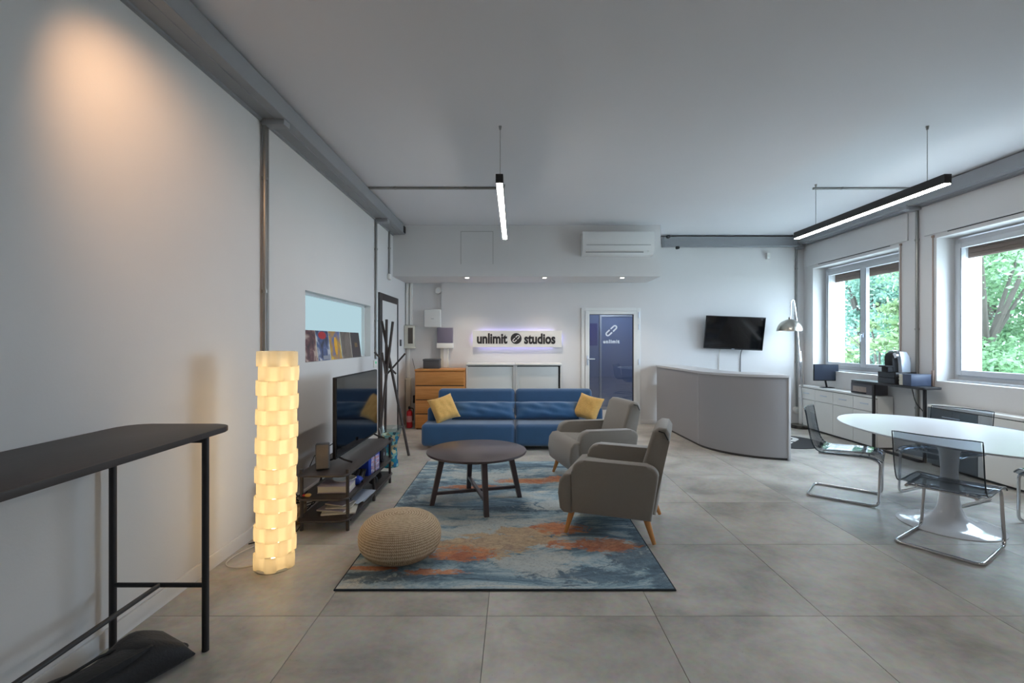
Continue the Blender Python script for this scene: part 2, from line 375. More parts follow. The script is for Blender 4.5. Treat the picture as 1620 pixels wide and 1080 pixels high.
# ------------------------------------------------------------------ windows
for k, (a, b) in enumerate(WIN):
    lab = ['double casement window above the coffee machine and monitor', 'wide window above the white sideboard at the frame edge', 'window beyond the frame beside the dining table', 'window near the photographer beyond the frame'][k]
    wn = thing('window_%d' % (k+1), lab, 'window', (0, 0, 0), kind='structure')
    xf, t = 5.37, .05; z0, z1 = WZ0, WZ1-.03; mid = (a+b)/2
    def ring(nm, y0, y1, zz0, zz1, wd, x, tx, m_, par, low=None):
        mb = MB(); low = low or wd
        mb.box((x, y0+wd/2, (zz0+zz1)/2), (tx, wd, zz1-zz0), .004, 1); mb.box((x, y1-wd/2, (zz0+zz1)/2), (tx, wd, zz1-zz0), .004, 1)
        mb.box((x, (y0+y1)/2, zz0+low/2), (tx, y1-y0-2*wd, low), .004, 1); mb.box((x, (y0+y1)/2, zz1-wd/2), (tx, y1-y0-2*wd, wd), .004, 1)
        return mb.build(nm, m_, par, 0)
    ring('frame', a, b, z0, z1, .055, xf, .07, 'alu', wn, .085)
    for sg, (y0, y1) in enumerate(((a+.05, mid+.004), (mid-.004, b-.05))):
        if k == 1:      # one broad opening sash in view
            if sg: continue
            y0, y1 = a+.05, b-.05
        s_ = ring('sash', y0, y1, z0+.075, z1-.05, .062, xf-.03, .06, 'alu', wn)
        p = B('pane', (xf-.03, (y0+y1)/2, (z0+z1)/2), (.008, y1-y0-.115, z1-z0-.24), 'glass', s_)
        rb = MB()
        for yy in (y0+.064, y1-.064): rb.box((xf-.062, yy, (z0+z1)/2+.01), (.004, .006, z1-z0-.25))
        rb.build('gasket', 'matte', s_, 0)
    hm = MB().box((xf-.075, mid-.02, 1.56), (.02, .03, .07), .004).tube(fillet([(xf-.08, mid-.02, 1.57), (xf-.115, mid-.02, 1.57), (xf-.115, mid-.02, 1.46)], .02), .009)
    hm.build('handle', 'silver', wn)
    MB().box((xf+.02, (a+b)/2, WZ0+.012), (.30, b-a-.01, .02), .004).build('sill', 'alu', wn)
    sh = B('roller_shutter', (5.52, (a+b)/2, 2.60), (.03, b-a, .25), 'shutter', wn)
    for q in range(4): B('slat', (5.503, (a+b)/2, 2.505+.052*q), (.012, b-a-.02, .046), 'shutter', sh, .004, 1)
    # shutter-box front above the recess
    pn = struct(B('trim_%d' % (k+2), (XR-.011, (a+b)/2, (2.775+3.13)/2), (.022, b-a+.32, 3.13-2.775), 'wall', bev=.004), ['shutter box panel above the double casement window', 'shutter box panel above the wide window', 'shutter box panel beyond the frame by the dining table', 'shutter box panel nearest the photographer'][k], 'shutter box')
    B('slot', (XR-.002, (a+b)/2, 2.768), (.006, b-a-.3, .008), 'matte', pn)
# shutter straps
for (y, zb, lab) in ((6.35, 1.15, 'brown shutter strap beside the casement window'), (5.86, 1.10, 'brown shutter strap with winder beside the wide window')):
    st = thing('shutter_strap', lab, 'strap', (XR-.012, y, zb), group='shutter straps')
    B('strap', (0, 0, (2.74-zb)/2), (.006, .013, 2.74-zb), 'strap', st)
    B('guide', (0, 0, 2.745-zb), (.02, .03, .03), 'strap', st, .004)
    B('winder', (0, 0, -.09), (.022, .03, .20), 'strap', st, .005)
# ------------------------------------------------------------------ interior window (left wall)
wn = thing('window_5', 'fixed interior window with glowing frosted pane above the television', 'window', kind='structure')
mb = MB(); yy = (IY0+IY1)/2; zc = (IZ0+IZ1)/2; xg = XL-.10
mb.box((xg, yy, IZ1-.012), (.05, IY1-IY0, .024)); mb.box((xg, yy, IZ0+.008), (.05, IY1-IY0, .016))
mb.box((xg, IY0+.012, zc), (.05, .024, IZ1-IZ0)); mb.box((xg, IY1-.012, zc), (.05, .024, IZ1-IZ0))
mb.build('frame', 'pvc', wn, 0)
B('pane', (xg-.02, yy, zc), (.01, IY1-IY0-.03, IZ1-IZ0-.03), 'frost', wn)
# ------------------------------------------------------------------ glass door (back wall)
dr = thing('door_1', 'white framed glass door with link decal beside the reception desk', 'door', kind='structure')
mb = MB(); yd = YB-.012
for (x0, x1, z0, z1) in ((1.175, 1.235, 0, 2.06), (2.15, 2.215, 0, 2.06), (1.235, 2.15, 2.0, 2.06)):
    mb.box(((x0+x1)/2, yd+.03, (z0+z1)/2), (x1-x0, .09, z1-z0), .004, 1)
mb.build('frame', 'pvc', dr, 0)
lf = MB()
for (x0, x1, z0, z1) in ((1.238, 1.312, .01, 1.998), (2.094, 2.148, .01, 1.998), (1.312, 2.094, 1.943, 1.998), (1.312, 2.094, .01, .25)):
    lf.box(((x0+x1)/2, yd+.01, (z0+z1)/2), (x1-x0, .07, z1-z0), .004, 1)
lf = lf.build('leaf', 'pvc', dr, 0)
B('pane', (1.703, yd+.015, 1.097), (.785, .012, 1.70), 'doorglass', lf)
gk = MB()
for (x0, x1, z0, z1) in ((1.312, 1.318, .25, 1.943), (2.080, 2.094, .25, 1.943), (1.312, 2.094, 1.935, 1.943)): gk.box(((x0+x1)/2, yd-.002, (z0+z1)/2), (x1-x0, .02, z1-z0))
gk.build('gasket', 'matte', lf, 0)
MB().box((1.275, yd-.03, 1.13), (.028, .012, .17), .004).tube(fillet([(1.275, yd-.03, 1.155), (1.275, yd-.075, 1.155), (1.40, yd-.075, 1.155)], .02), .010).build('handle', 'silver', lf)
for z in (1.93, 1.72, 1.1, .3): MB().cyl((2.185, yd-.03, z-.05), (2.185, yd-.03, z+.05), .009).build('hinge', 'silver', dr)
mt = Matrix.Translation((1.705, yd+.005, 1.655)) @ FACE_CAM @ rz(math.radians(43))
link_logo('link_decal', .255, .085, .024, .002, 'vinylwhite', lf, mt, .10)
text_mesh('name_decal', 'unlimit', .085, 'vinylwhite', lf, Matrix.Translation((1.705, yd+.004, 1.435)) @ FACE_CAM, xs=.29, bold=.004, spacing=1.25, ext=.001)
# corridor behind the glass door
cr = struct(MB().box((1.7, YB+2.35, 1.2), (3.0, .1, 2.6)).box((.55, YB+1.25, 1.2), (.1, 2.1, 2.6)).box((2.9, YB+1.25, 1.2), (.1, 2.1, 2.6)).box((1.7, YB+1.25, 2.45), (2.4, 2.1, .1)).build('wall_corridor', 'backroom', smooth=0), 'dim blue-violet corridor seen through the glass door', 'corridor')
struct(B('floor_corridor', (1.7, YB+1.28, -.008), (2.4, 2.15, .012), 'tile'), 'floor of the corridor behind the glass door', 'floor')
B('wall_panel', (1.74, YB+2.29, 1.62), (.22, .02, .50), 'backdark', cr)
mb = MB()
for (x0, x1, z0, z1) in ((1.90, 1.94, 0, 2.02), (2.72, 2.76, 0, 2.02), (1.90, 2.76, 2.02, 2.06)): mb.box(((x0+x1)/2, YB+2.28, (z0+z1)/2), (x1-x0, .04, z1-z0))
mb.build('door_lining', 'alu', cr, 0)
l = bpy.data.lights.new('corridor_fill', 'POINT'); l.energy = 13; l.color = (.80, .88, 1); l.shadow_soft_size = .12  # added light without a fitting, brightens the corridor behind the glass
o = bpy.data.objects.new('corridor_fill', l); C.objects.link(o); o.location = (2.2, YB+1.3, 2.25)
# ------------------------------------------------------------------ dark framed door on the left wall
dr = thing('door_2', 'white door in a black metal frame behind the coat stand', 'door', kind='structure')
mb = MB()
for (y0, y1, z0, z1) in ((6.85, 6.985, 0, 2.17), (7.90, 7.94, 0, 2.17), (6.985, 7.90, 2.07, 2.17)): mb.box((XL+.012, (y0+y1)/2, (z0+z1)/2), (.03, y1-y0, z1-z0), .004, 1)
mb.build('frame', 'black', dr, 0)
B('leaf', (XL+.006, 7.4425, 1.035), (.014, .915, 2.07), 'pvc', dr)
# ------------------------------------------------------------------ galvanised trays and conduits
def tray(label, c, d, axis, lipdir):
    t = thing('cable_tray', label, 'cable tray', group='grey cable trays under the ceiling')
    B('channel', c, d, 'tray', t, .004, 1)
    L = d[1] if axis == 'y' else d[0]
    if axis == 'y':
        B('flange', (c[0]-lipdir*(d[0]/2-.012), c[1], c[2]-d[2]/2-.008), (.024, L, .016), 'tray', t)
        B('lid_rib', (c[0]+lipdir*(d[0]/2-.075), c[1], c[2]-d[2]/2-.003), (.01, L, .006), 'tray', t)
    else:
        B('flange', (c[0], c[1]-d[1]/2-.004, c[2]-d[2]/2+.02), (L, .008, .03), 'tray', t)
        B('lid_rib', (c[0], c[1]-d[1]/2-.003, c[2]+.02), (L, .006, .012), 'tray', t)
    return t
t = tray('grey cable tray running along the top of the bar table wall', (XL+.10, (YF+7.66)/2, 3.24), (.20, 7.66-YF, .14), 'y', 1)
B('end_cap', (XL+.205, 7.60, 3.235), (.012, .10, .10), 'matte', t)
tray('grey cable tray running above the windows', (XR-.097, (YF+8.36)/2, 3.237), (.19, 8.36-YF, .145), 'y', -1)
t = tray('grey cable tray above the wall television', (3.79, YB-.07, 3.21), (2.38, .13, .165), 'x', 1)
for (lab, x, y, z) in (('small black camera on the tray end beside the air conditioner', 2.66, 8.33, 3.315-.03), ('small black camera hanging under the tray above the desk', 2.83, 8.36, 3.10)):
    s_ = thing('security_camera', lab, 'camera', (x, y, z), group='small black cameras on the tray')
    MB().cyl((0, .03, 0), (0, -.05, -.01), .025).build('body', 'matte', s_); MB().box((0, .03, .015), (.03, .05, .02), .004).build('bracket', 'matte', s_)
def conduit(label, pts, r=.014, clamps=(), bracket=None, double=0):
    t = thing('conduit_pipe', label, 'pipe', group='galvanised conduit pipes')
    MB().tube(fillet(pts, .06), r, 10).build('pipe', 'pipe', t)
    if double: MB().tube(fillet([Vector(p)+Vector((0, double, 0)) for p in pts], .06), r, 10).build('pipe', 'pipe', t)
    for c in clamps: MB().cyl(Vector(c)-Vector((0, 0, .012)), Vector(c)+Vector((0, 0, .012)), r+.006).build('clamp', 'pipe', t)
    if bracket: B('bracket', bracket[0], bracket[1], 'tray', t, .008)
    return t
conduit('pair of conduit pipes on the wall above the glowing floor lamp', [(XL+.026, 3.70, .2), (XL+.026, 3.70, 3.17)], .015, [(XL+.026, 3.70, z) for z in (.9, 1.85, 2.72)], ((XL+.10, 3.72, 3.165), (.18, .10, .075)), double=.034)
conduit('conduit pipe between the interior window and the black framed door', [(XL+.022, 6.68, 1.22), (XL+.022, 6.68, 3.17)], .017, [(XL+.022, 6.68, z) for z in (1.75, 2.75)], ((XL+.10, 6.70, 3.16), (.18, .12, .075)))
conduit('short conduit pipe above the black framed door', [(XL+.02, 7.39, 2.50), (XL+.02, 7.39, 3.17)], .016, [(XL+.02, 7.39, 2.9)])
conduit('ceiling conduit feeding the pendant above the coffee table', [(XL+.12, 5.78, 3.27), (XL+.13, 5.78, H-.016), (-.20, 5.78, H-.016)], .014, [(-1.45, 5.78, H-.016), (-.6, 5.78, H-.016)])
conduit('ceiling conduit feeding the pendant above the oval table', [(3.60, 5.79, H-.016), (4.92, 5.79, H-.016), (4.93, 5.79, 3.27)], .014, [(3.95, 5.79, H-.016)])
conduit('conduit pipe in the corner behind the arc lamp', [(4.98, YB-.022, .30), (4.98, YB-.022, 3.13)], .017, [(4.98, YB-.022, z) for z in (1.1, 2.75)], ((5.0, YB-.08, 3.11), (.10, .12, .05)))
conduit('conduit pipe on the pier between the two windows', [(XR-.021, 6.08, .14), (XR-.021, 6.08, 3.16)], .019, [(XR-.021, 6.08, z) for z in (.62, 1.62, 2.75)], ((XR-.11, 6.08, 3.15), (.20, .12, .06)))

# ================================================================== OUTSIDE
struct(B('ground_outside', (24, 8, -.65), (36, 50, .1), 'bounce_ground'), 'ground outside the windows, made pale to bounce light indoors', 'yard')
def leaf_mat(name, c0, c1):
    m = ramp_mat(name, [(.3, c0), (.7, c1)], 1.6, .55, 4); nt = m.node_tree; b = nt.nodes['Principled BSDF']
    tr = nt.nodes.new('ShaderNodeBsdfTranslucent'); mx = nt.nodes.new('ShaderNodeMixShader'); mx.inputs[0].default_value = .3
    nt.links.new(b.inputs['Base Color'].links[0].from_socket, tr.inputs[0])
    nt.links.new(b.outputs[0], mx.inputs[1]); nt.links.new(tr.outputs[0], mx.inputs[2]); nt.links.new(mx.outputs[0], nt.nodes['Material Output'].inputs[0]); return m
LM = [leaf_mat('leaf_green', srgb(70, 104, 68), srgb(118, 150, 106)), leaf_mat('leaf_blue_green', srgb(80, 116, 98), srgb(126, 158, 140)), leaf_mat('leaf_yellow_green', srgb(88, 112, 70), srgb(130, 150, 104))]
def tree(name, label, x, y, hgt, rad, n, lm, trunk_r=.14, low=.25, cl=46, seed=1, leaf=.085):
    rnd = random.Random(seed); t = thing(name, label, 'tree', (x, y, -.6), group='trees outside the windows')
    tips = []; mb = MB(); fork = Vector((rnd.uniform(-.1, .1), rnd.uniform(-.1, .1), hgt*.3))
    mb.tube([(0, 0, 0), (fork.x*.4, fork.y*.4, fork.z*.5), tuple(fork)], [trunk_r*1.2, trunk_r, trunk_r*.85], 8)
    for q in range(7):
        a = q*2.4+rnd.random(); rr = rad*rnd.uniform(.35, .8); e = Vector((math.cos(a)*rr, math.sin(a)*rr, hgt*rnd.uniform(.5, .92)))
        mid = fork.lerp(e, .5)+Vector((0, 0, .15*hgt*rnd.random()))
        mb.tube([tuple(fork), tuple(mid), tuple(e)], [trunk_r*.6, trunk_r*.35, trunk_r*.08], 6)
    mb.build('trunk', 'bark', t)
    vs, fs = [], []
    for c in range(cl):
        a = rnd.uniform(0, 2*PI); rr = rad*math.sqrt(rnd.random()); zz = hgt*(low+(1-low)*rnd.random())
        k = 1-abs((zz/hgt-low)/(1-low)-.45)*.9
        ctr = Vector((math.cos(a)*rr*k, math.sin(a)*rr*k, zz)); cr_ = rnd.uniform(.28, .62)*rad/2.2
        for i in range(n//cl):
            p = ctr+Vector((rnd.gauss(0, 1), rnd.gauss(0, 1), rnd.gauss(0, .55)))*cr_*.62
            s_ = leaf*rnd.uniform(.6, 1.35); d1 = Vector((rnd.gauss(0, 1), rnd.gauss(0, 1), rnd.gauss(0, .6))).normalized()
            d2 = d1.cross(Vector((rnd.gauss(0, 1), rnd.gauss(0, 1), rnd.gauss(0, 1)))).normalized()
            b0 = len(vs); vs += [p-d1*s_, p+d2*s_*.5, p+d1*s_, p-d2*s_*.5]; fs.append((b0, b0+1, b0+2, b0+3))
    me = bpy.data.meshes.new('foliage'); me.from_pydata([tuple(v) for v in vs], [], fs); me.materials.append(lm)
    o = bpy.data.objects.new('foliage', me); C.objects.link(o); o.parent = t; o['kind'] = 'stuff'
tree('leafy_tree', 'forked tree with bright green leaves beyond the wide window', 10.2, 10.3, 6.4, 2.7, 30000, LM[0], .10, .18, 60, 3, .055)
tree('leafy_tree', 'tall blue-green tree beyond the casement window', 10.6, 14.4, 6.6, 2.6, 26000, LM[1], .14, .15, 56, 5, .06)
tree('leafy_tree', 'second green tree filling the casement window behind', 13.8, 18.2, 6.5, 2.8, 18000, LM[1], .16, .12, 56, 8, .08)
tree('leafy_tree', 'small yellow-green tree low behind the coffee machine', 8.3, 10.9, 2.9, 1.0, 5000, LM[2], .06, .2, 30, 11, .06)
tree('leafy_tree', 'further green tree showing behind the forked tree', 15.0, 14.6, 7.0, 3.0, 16000, LM[0], .18, .12, 56, 14, .09)
tree('leafy_tree', 'round yellow-green bush low in the casement window', 9.6, 15.0, 2.0, 1.4, 5000, LM[2], .06, .1, 34, 17, .06)
# ================================================================== LAMPS
def pendant(label, x):
    t = thing('pendant_lamp', label, 'lamp', (x, 3.95, 2.76), group='black linear pendant lamps')
    B('housing', (0, 1.07, .047), (.062, 2.14, .076), 'black', t, .002, 1)
    B('diffuser', (0, 1.07, .0045), (.048, 2.13, .009), 'led', t)
    for y in (.20, 1.74):
        MB().cyl((0, y, .085), (0, y, H-2.76), .0028, seg=6).build('cable', 'pipe', t)
        MB().cyl((0, y, H-2.76-.03), (0, y, H-2.76), .008, .014).build('ceiling_anchor', 'pipe', t)
    return t
p1 = pendant('black linear pendant lamp above the coffee table', -.13)
p2 = pendant('black linear pendant lamp above the oval dining table', 3.57)
c = copy_tree(p2); c.location = (3.57, -1.0, 2.76); c['label'] = 'added black linear pendant lamp out of view, brightening the near floor'  # unseen pendant added to light the near floor and camera-facing sides
# downlights under the bulkhead
for x, lab in ((-.786, 'small recessed downlight above the chest of drawers'), (.48, 'small recessed downlight above the studio sign'), (1.75, 'small recessed downlight above the glass door')):
    t = thing('downlight', lab, 'lamp', (x, 7.83, BKZ), group='recessed downlights under the bulkhead')
    MB().lathe([(.034, 0), (.042, -.001), (.042, -.004), (.034, -.006)], 20, cap=False).build('ring', 'white', t)
    MB().cyl((0, 0, -.003), (0, 0, .0), .033).build('lens', 'down', t)
    l = bpy.data.lights.new('downlight_beam', 'SPOT'); l.energy = 16; l.color = (1, .84, .66); l.spot_size = math.radians(110); l.spot_blend = .8; l.shadow_soft_size = .03
    o = bpy.data.objects.new('downlight_beam', l); C.objects.link(o); o.parent = t; o.location = (0, 0, -.02)
# warm wall spotlight high on the left
t = thing('ceiling_spotlight', 'white ceiling spotlight aimed at the bar table wall', 'lamp', (-1.35, 1.75, H))
MB().cyl((0, 0, -.12), (0, 0, 0), .02).build('stem', 'white', t)
MB().cyl((.02, -.05, -.10), (-.05, .06, -.17), .035).build('head', 'white', t)
l = bpy.data.lights.new('spot_beam', 'SPOT'); l.energy = 25; l.color = (1, .58, .30); l.spot_size = math.radians(84); l.spot_blend = 1.0; l.shadow_soft_size = .03
o = bpy.data.objects.new('spot_beam', l); C.objects.link(o); o.location = (-1.36, 1.86, 3.10)
o.rotation_euler = (Vector((-1.97, 2.80, 2.15))-o.location).to_track_quat('-Z', 'Y').to_euler()
# woven floor lamp
def woven_lamp():
    t = thing('floor_lamp', 'tall glowing floor lamp of woven cream strips', 'lamp', (-1.565, 3.12, 0))
    t.rotation_euler = (0, math.radians(.9), 0)
    m = bpy.data.materials.new('lamp_strip'); m.use_nodes = True; nt = m.node_tree; nt.nodes.remove(nt.nodes['Principled BSDF'])
    d = nt.nodes.new('ShaderNodeBsdfDiffuse'); d.inputs[0].default_value = srgb(240, 228, 200)
    tr = nt.nodes.new('ShaderNodeBsdfTranslucent'); mx = nt.nodes.new('ShaderNodeMixShader'); mx.inputs[0].default_value = .5
    n = nt.nodes.new('ShaderNodeTexNoise'); n.inputs['Scale'].default_value = 30
    r = nt.nodes.new('ShaderNodeValToRGB'); r.color_ramp.elements[0].color = srgb(248, 236, 206); r.color_ramp.elements[1].color = srgb(252, 244, 220)
    tcn = nt.nodes.new('ShaderNodeTexCoord'); nt.links.new(tcn.outputs['Object'], n.inputs['Vector']); nt.links.new(n.outputs['Fac'], r.inputs[0]); nt.links.new(r.outputs[0], tr.inputs[0])
    nt.links.new(d.outputs[0], mx.inputs[1]); nt.links.new(tr.outputs[0], mx.inputs[2]); nt.links.new(mx.outputs[0], nt.nodes['Material Output'].inputs[0])
    MB().lathe([(.115, 0), (.118, .006), (.11, .014)], 40).build('base', 'cream', t)
    N, hb = 15, .0925
    for i in range(N):
        bm = bmesh.new(); seg = 80; z0 = .012+i*hb-.004; z1 = z0+hb+.004; rows = []
        for z, f in ((z0, .9), ((z0+z1)/2, 1.0), (z1, .9)):
            row = []
            for k in range(seg):
                a = 2*PI*k/seg; wv = math.tanh(2.2*math.cos(5*a+PI*(i % 2)+.5))
                row.append(bm.verts.new(((.114+.014*wv*f)*math.cos(a), (.114+.014*wv*f)*math.sin(a), z)))
            rows.append(row)
        for A, Bq in zip(rows, rows[1:]):
            for k in range(seg): bm.faces.new((A[k], A[(k+1) % seg], Bq[(k+1) % seg], Bq[k]))
        mb = MB(); mb.bm.free(); mb.bm = bm; mb.build('shade_band', m, t, 60)
    MB().cyl((0, 0, .04), (0, 0, 1.36), .022, seg=16).build('light_tube', emis('warm_tube', (1, .76, .46, 1), 3.5), t)
    MB().cyl((0, 0, .01), (0, 0, .04), .03, seg=12).build('lamp_holder', 'cream', t)
    c = MB().tube(fillet([(-.10, .02, .006), (-.22, -.06, .005), (-.34, .0, .005), (-.34, .16, .005), (-.26, .36, .005), (-.20, .52, .005)], .12), .004, 6).build('cord', 'cord', t)
woven_lamp()
# arc lamp
t = thing('arc_floor_lamp', 'chrome arc floor lamp with dome shade beside the reception desk', 'lamp', (4.83, 8.12, 0))
MB().lathe([(.15, 0), (.155, .01), (.155, .05), (.145, .06)], 36).build('base', 'marble', t)
pts = [(.04, 0, .05), (.03, 0, .5), (-.01, .0, 1.2), (-.05, 0, 1.75), (-.085, 0, 2.05), (-.11, -.01, 2.16), (-.15, -.02, 2.17), (-.17, -.02, 2.10), (-.172, -.02, 1.90)]
MB().tube(fillet(pts, .08, 4), .009, 10).build('pole', 'chrome', t)
MB().tube([(.075, .01, .05), (.055, .01, .6), (.01, .01, 1.3)], .009, 8).build('pole_sleeve', 'chrome', t)
sh = [(.198*math.cos(a), 1.64+.20*math.sin(a)) for a in [PI/2*i/12 for i in range(12)]]+[(.02, 1.845), (.02, 1.87)]
MB().lathe(sh, 36, Matrix.Translation((-.19, -.02, 0)), cap=False).build('shade', 'steel', t)
MB().lathe([(.02, 1.78), (.045, 1.75), (.045, 1.71), (.01, 1.685)], 16, Matrix.Translation((-.19, -.02, 0))).build('bulb', emis('arc_bulb', (1, .86, .66, 1), 9), t)
# ================================================================== HIGH TABLES
def leg_frame(t, y, x0, x1, ztop, zs):
    for x in (x0, x1): MB().tube([(x, y, 0), (x, y, ztop)], .0155, 14).build('leg', 'black', t)
    B('top_rail', ((x0+x1)/2, y, ztop-.02), (x1-x0, .03, .03), 'black', t, .003)
    MB().tube([(x0, y, zs), (x1, y, zs)], .011, 10).build('stretcher', 'black', t)
t = thing('bar_table', 'long black bar table against the wall', 'table', (-1.68, 1.35, 0))
MB().prism(rrect(-.268, .262, -1.05, 1.09, .10, 8), 1.02, 1.045, .004).build('tabletop', 'blackwood', t)
for y in (.92, -.88): leg_frame(t, y, -.226, .213, 1.02, .31)
MB().tube([(-.005, -.88, .31), (-.005, .92, .31)], .011, 10).build('foot_bar', 'black', t)
# bag under it
def duffel(label, loc, rot):
    t = thing('backpack', label, 'bag', loc, rot)
    mb = MB(); n, k = 20, 20; rows = []
    for i in range(n+1):
        u = i/n; e = min(1, (1-u)*9+.25)*min(1, u*6+.2); w = (.075+.05*min(1, u*2.2))*(.82+.18*e); h = (.045+.022*math.sin(PI*u)+.010*math.sin(11*u))*e
        row = []
        for j in range(k):
            a = 2*PI*j/k; c, s = math.cos(a), math.sin(a)
            sx = abs(c)**.55*(1 if c > 0 else -1); sz = abs(s)**.6*(1 if s > 0 else -1)
            row.append(mb.bm.verts.new(((u-.5)*.62+.02*sx*u, w*sx+.012*math.sin(9*u+a), max(0.002, h+h*sz+.007*math.sin(14*u+5*sx)*(1 if s > 0 else 0)))))
        rows.append(row)
    for A, Bq in zip(rows, rows[1:]):
        for j in range(k): mb.bm.faces.new((A[j], A[(j+1) % k], Bq[(j+1) % k], Bq[j]))
    mb.bm.faces.new(rows[0]); mb.bm.faces.new(rows[-1][::-1])
    mb.build('body', 'bag', t, 50)
    mb = MB()
    pk = [(x, y) for x, y in rrect(-.18, .15, -.085, .01, .03)]
    mb.prism(pk, .105, .142, .012).build('front_pocket', 'bag', t)
    MB().tube(fillet([(-.24, -.05, .10), (-.36, -.06, .12), (-.40, .0, .06), (-.36, .06, .11), (-.24, .05, .10)], .05), .011, 8).build('carry_strap', 'bag', t)
    MB().tube([(-.2, .04, .122), (0, .055, .134), (.24, .06, .10)], .006, 6).build('zip', 'matte', t)
    MB().tube(fillet([(.27, .03, .02), (.318, .022, .012), (.318, -.026, .012), (.27, -.034, .02)], .02), .007, 6).build('handle_loop', 'bag', t)
duffel('black backpack lying on the floor under the bar table', (-1.70, 2.0, 0), math.radians(68))
# narrow black side table under the window
t = thing('console_table', 'narrow black high table by the windows holding the coffee machine', 'table', (4.965, 6.285, 0))
MB().prism(rrect(-.15, .112, -.615, .615, .05, 6), .888, .917, .004).build('tabletop', 'black', t)
for (x, y) in ((-.135, .17), (-.02, -.50)):
    MB().tube([(x, y, .0), (x, y, .888)], .019, 12).build('leg', 'black', t)
    MB().cyl((x, y, .36), (x, y, .42), .024).build('collar', 'black', t)
B('foot_bar', (-.075, -.18, .016), (.05, .66, .03), 'black', t, .004)
# ================================================================== TV BENCH AND CONTENTS
t = thing('media_shelf', 'low black metal media shelf under the television', 'shelf', (-1.475, 4.34, 0))
for z, nm in ((.43, 'top_shelf'), (.25, 'middle_shelf'), (.085, 'bottom_shelf')):
    MB().prism(rrect(-.20, .20, -.70, .70, .07, 5), z, z+.014, .003).build(nm, 'bench', t)
for x in (-.178, .178):
    for y in (-.63, .06, .62):
        MB().cyl((x, y, 0), (x, y, .475 if y != .06 else .43), .013).build('leg', 'bench', t)
MB().tube([(.19, -.60, .235), (.19, .60, .235)], .006, 6).build('rail', 'bench', t)
MB().tube([(.19, -.60, .07), (.19, .60, .07)], .006, 6).build('rail', 'bench', t)
# television on it
t = thing('television', 'large black flat television standing on the media shelf', 'television', (-1.475, 4.52, .444), 0)
B('panel', (-.012, 0, .385), (.03, 1.17, .675), 'matte', t, .006)
B('screen', (.0045, 0, .392), (.006, 1.15, .645), 'screen', t)
B('rear_housing', (-.045, 0, .30), (.05, .8, .36), 'matte', t, .02)
for y in (-.50, .50):
    for s in (1, -1): MB().tube([(-.012, y, .055), (s*.05-.012, y, .03), (s*.12-.012, y+.0, .008)], .008, 6).build('foot', 'matte', t)
# things on the shelf
t = thing('speaker', 'small grey desktop speaker on the near end of the media shelf', 'speaker', (-1.535, 3.82, .4445), math.radians(20))
B('cabinet', (0, 0, .106), (.105, .09, .205), 'greybox', t, .012, 3, Matrix.Shear('XZ', 4, (0, 0)) @ Matrix.Rotation(math.radians(-4), 4, 'X'))
B('grille', (0, -.052, .106), (.09, .006, .185), mat('speaker_cloth', srgb(112, 104, 96), .9, var=.1, vscale=200), t, .002, 1, Matrix.Rotation(math.radians(-4), 4, 'X'))
t = thing('hardback_book', 'thick cream hardback book on the middle tier of the media shelf', 'book', (-1.44, 3.87, .2645), math.radians(4))
B('pages', (0, 0, .03), (.245, .18, .045), 'paper', t, .003); B('cover', (0, 0, .055), (.25, .185, .006), 'lilac', t, .002); B('back_cover', (0, 0, .0045), (.25, .185, .006), 'lilac', t, .002)
t = thing('white_bowl', 'shallow white disc lying on the cream book', 'bowl', (-1.40, 3.93, .323))
MB().lathe([(.05, 0), (.075, .008), (.095, .022), (.09, .024), (.06, .012), (.01, .008)], 28).build('dish', 'white', t)
t = thing('cardboard_package', 'royal blue printed box on the middle tier of the media shelf', 'box', (-1.40, 4.40, .2645), math.radians(-6))
B('carton', (0, 0, .079), (.22, .26, .155), 'blue', t, .003)
B('printed_panel', (.1105, .02, .079), (.003, .18, .14), ramp_mat('package_print', [(.38, srgb(226, 224, 236)), (.5, srgb(150, 150, 210)), (.6, srgb(220, 160, 160))], 22, .5, stretch=(1, .6, 3)), t)
B('lid_flap', (0, 0, .158), (.222, .262, .004), 'blue', t)
t = thing('game_controller', 'bright blue gadget beside the cream book', 'gadget', (-1.36, 4.02, .2645))
MB().pillow(.15, .09, .07, 10, Matrix.Translation((0, 0, .036))).build('shell', 'blue', t); MB().cyl((.02, 0, .06), (.02, 0, .085), .012).build('thumbstick', 'matte', t)
t = thing('keyboard', 'black keyboard leaning on the blue box', 'keyboard', (-1.385, 4.17, .270), math.radians(8))
rt = Matrix.Rotation(math.radians(18), 4, 'X')
B('tray', (0, 0, .03), (.15, .19, .016), 'matte', t, .004, 2, rt)
for q in range(4): B('key_row', (0.0-.05+.033*q, 0, .040), (.025, .17, .006), 'greybox', t, .002, 1, rt)
t = thing('bass_speaker', 'round black subwoofer at the far end of the media shelf', 'speaker', (-1.40, 4.77, .2645))
MB().cyl((-.11, 0, .0815), (.085, 0, .0815), .081, seg=28).build('drum', 'matte', t)
MB().cyl((.085, 0, .0815), (.10, 0, .0815), .07, .06, seg=28).build('cone', 'black', t); B('badge', (.1015, -.02, .085), (.003, .012, .03), 'silver', t)
t = thing('headphones', 'black headphones on the bottom tier of the media shelf', 'headphones', (-1.36, 4.66, .0995))
MB().tube([(0, -.08*math.cos(a), .05+.09*math.sin(a)) for a in [PI*i/10 for i in range(11)]], .008, 8).build('headband', 'matte', t)
for s in (-1, 1): MB().cyl((0, s*.065, .045), (0, s*.095, .045), .042).build('ear_cup', 'greybox', t)
rnd = random.Random(4)
mags = [('stack of creased white papers lowest on the bottom tier', .0995, .03), ('folded newspaper on the creased white papers', .112, -.04), ('curled white booklet on the folded newspaper', .127, .02), ('grey paperback topmost of the bottom tier papers', .142, -.01)]
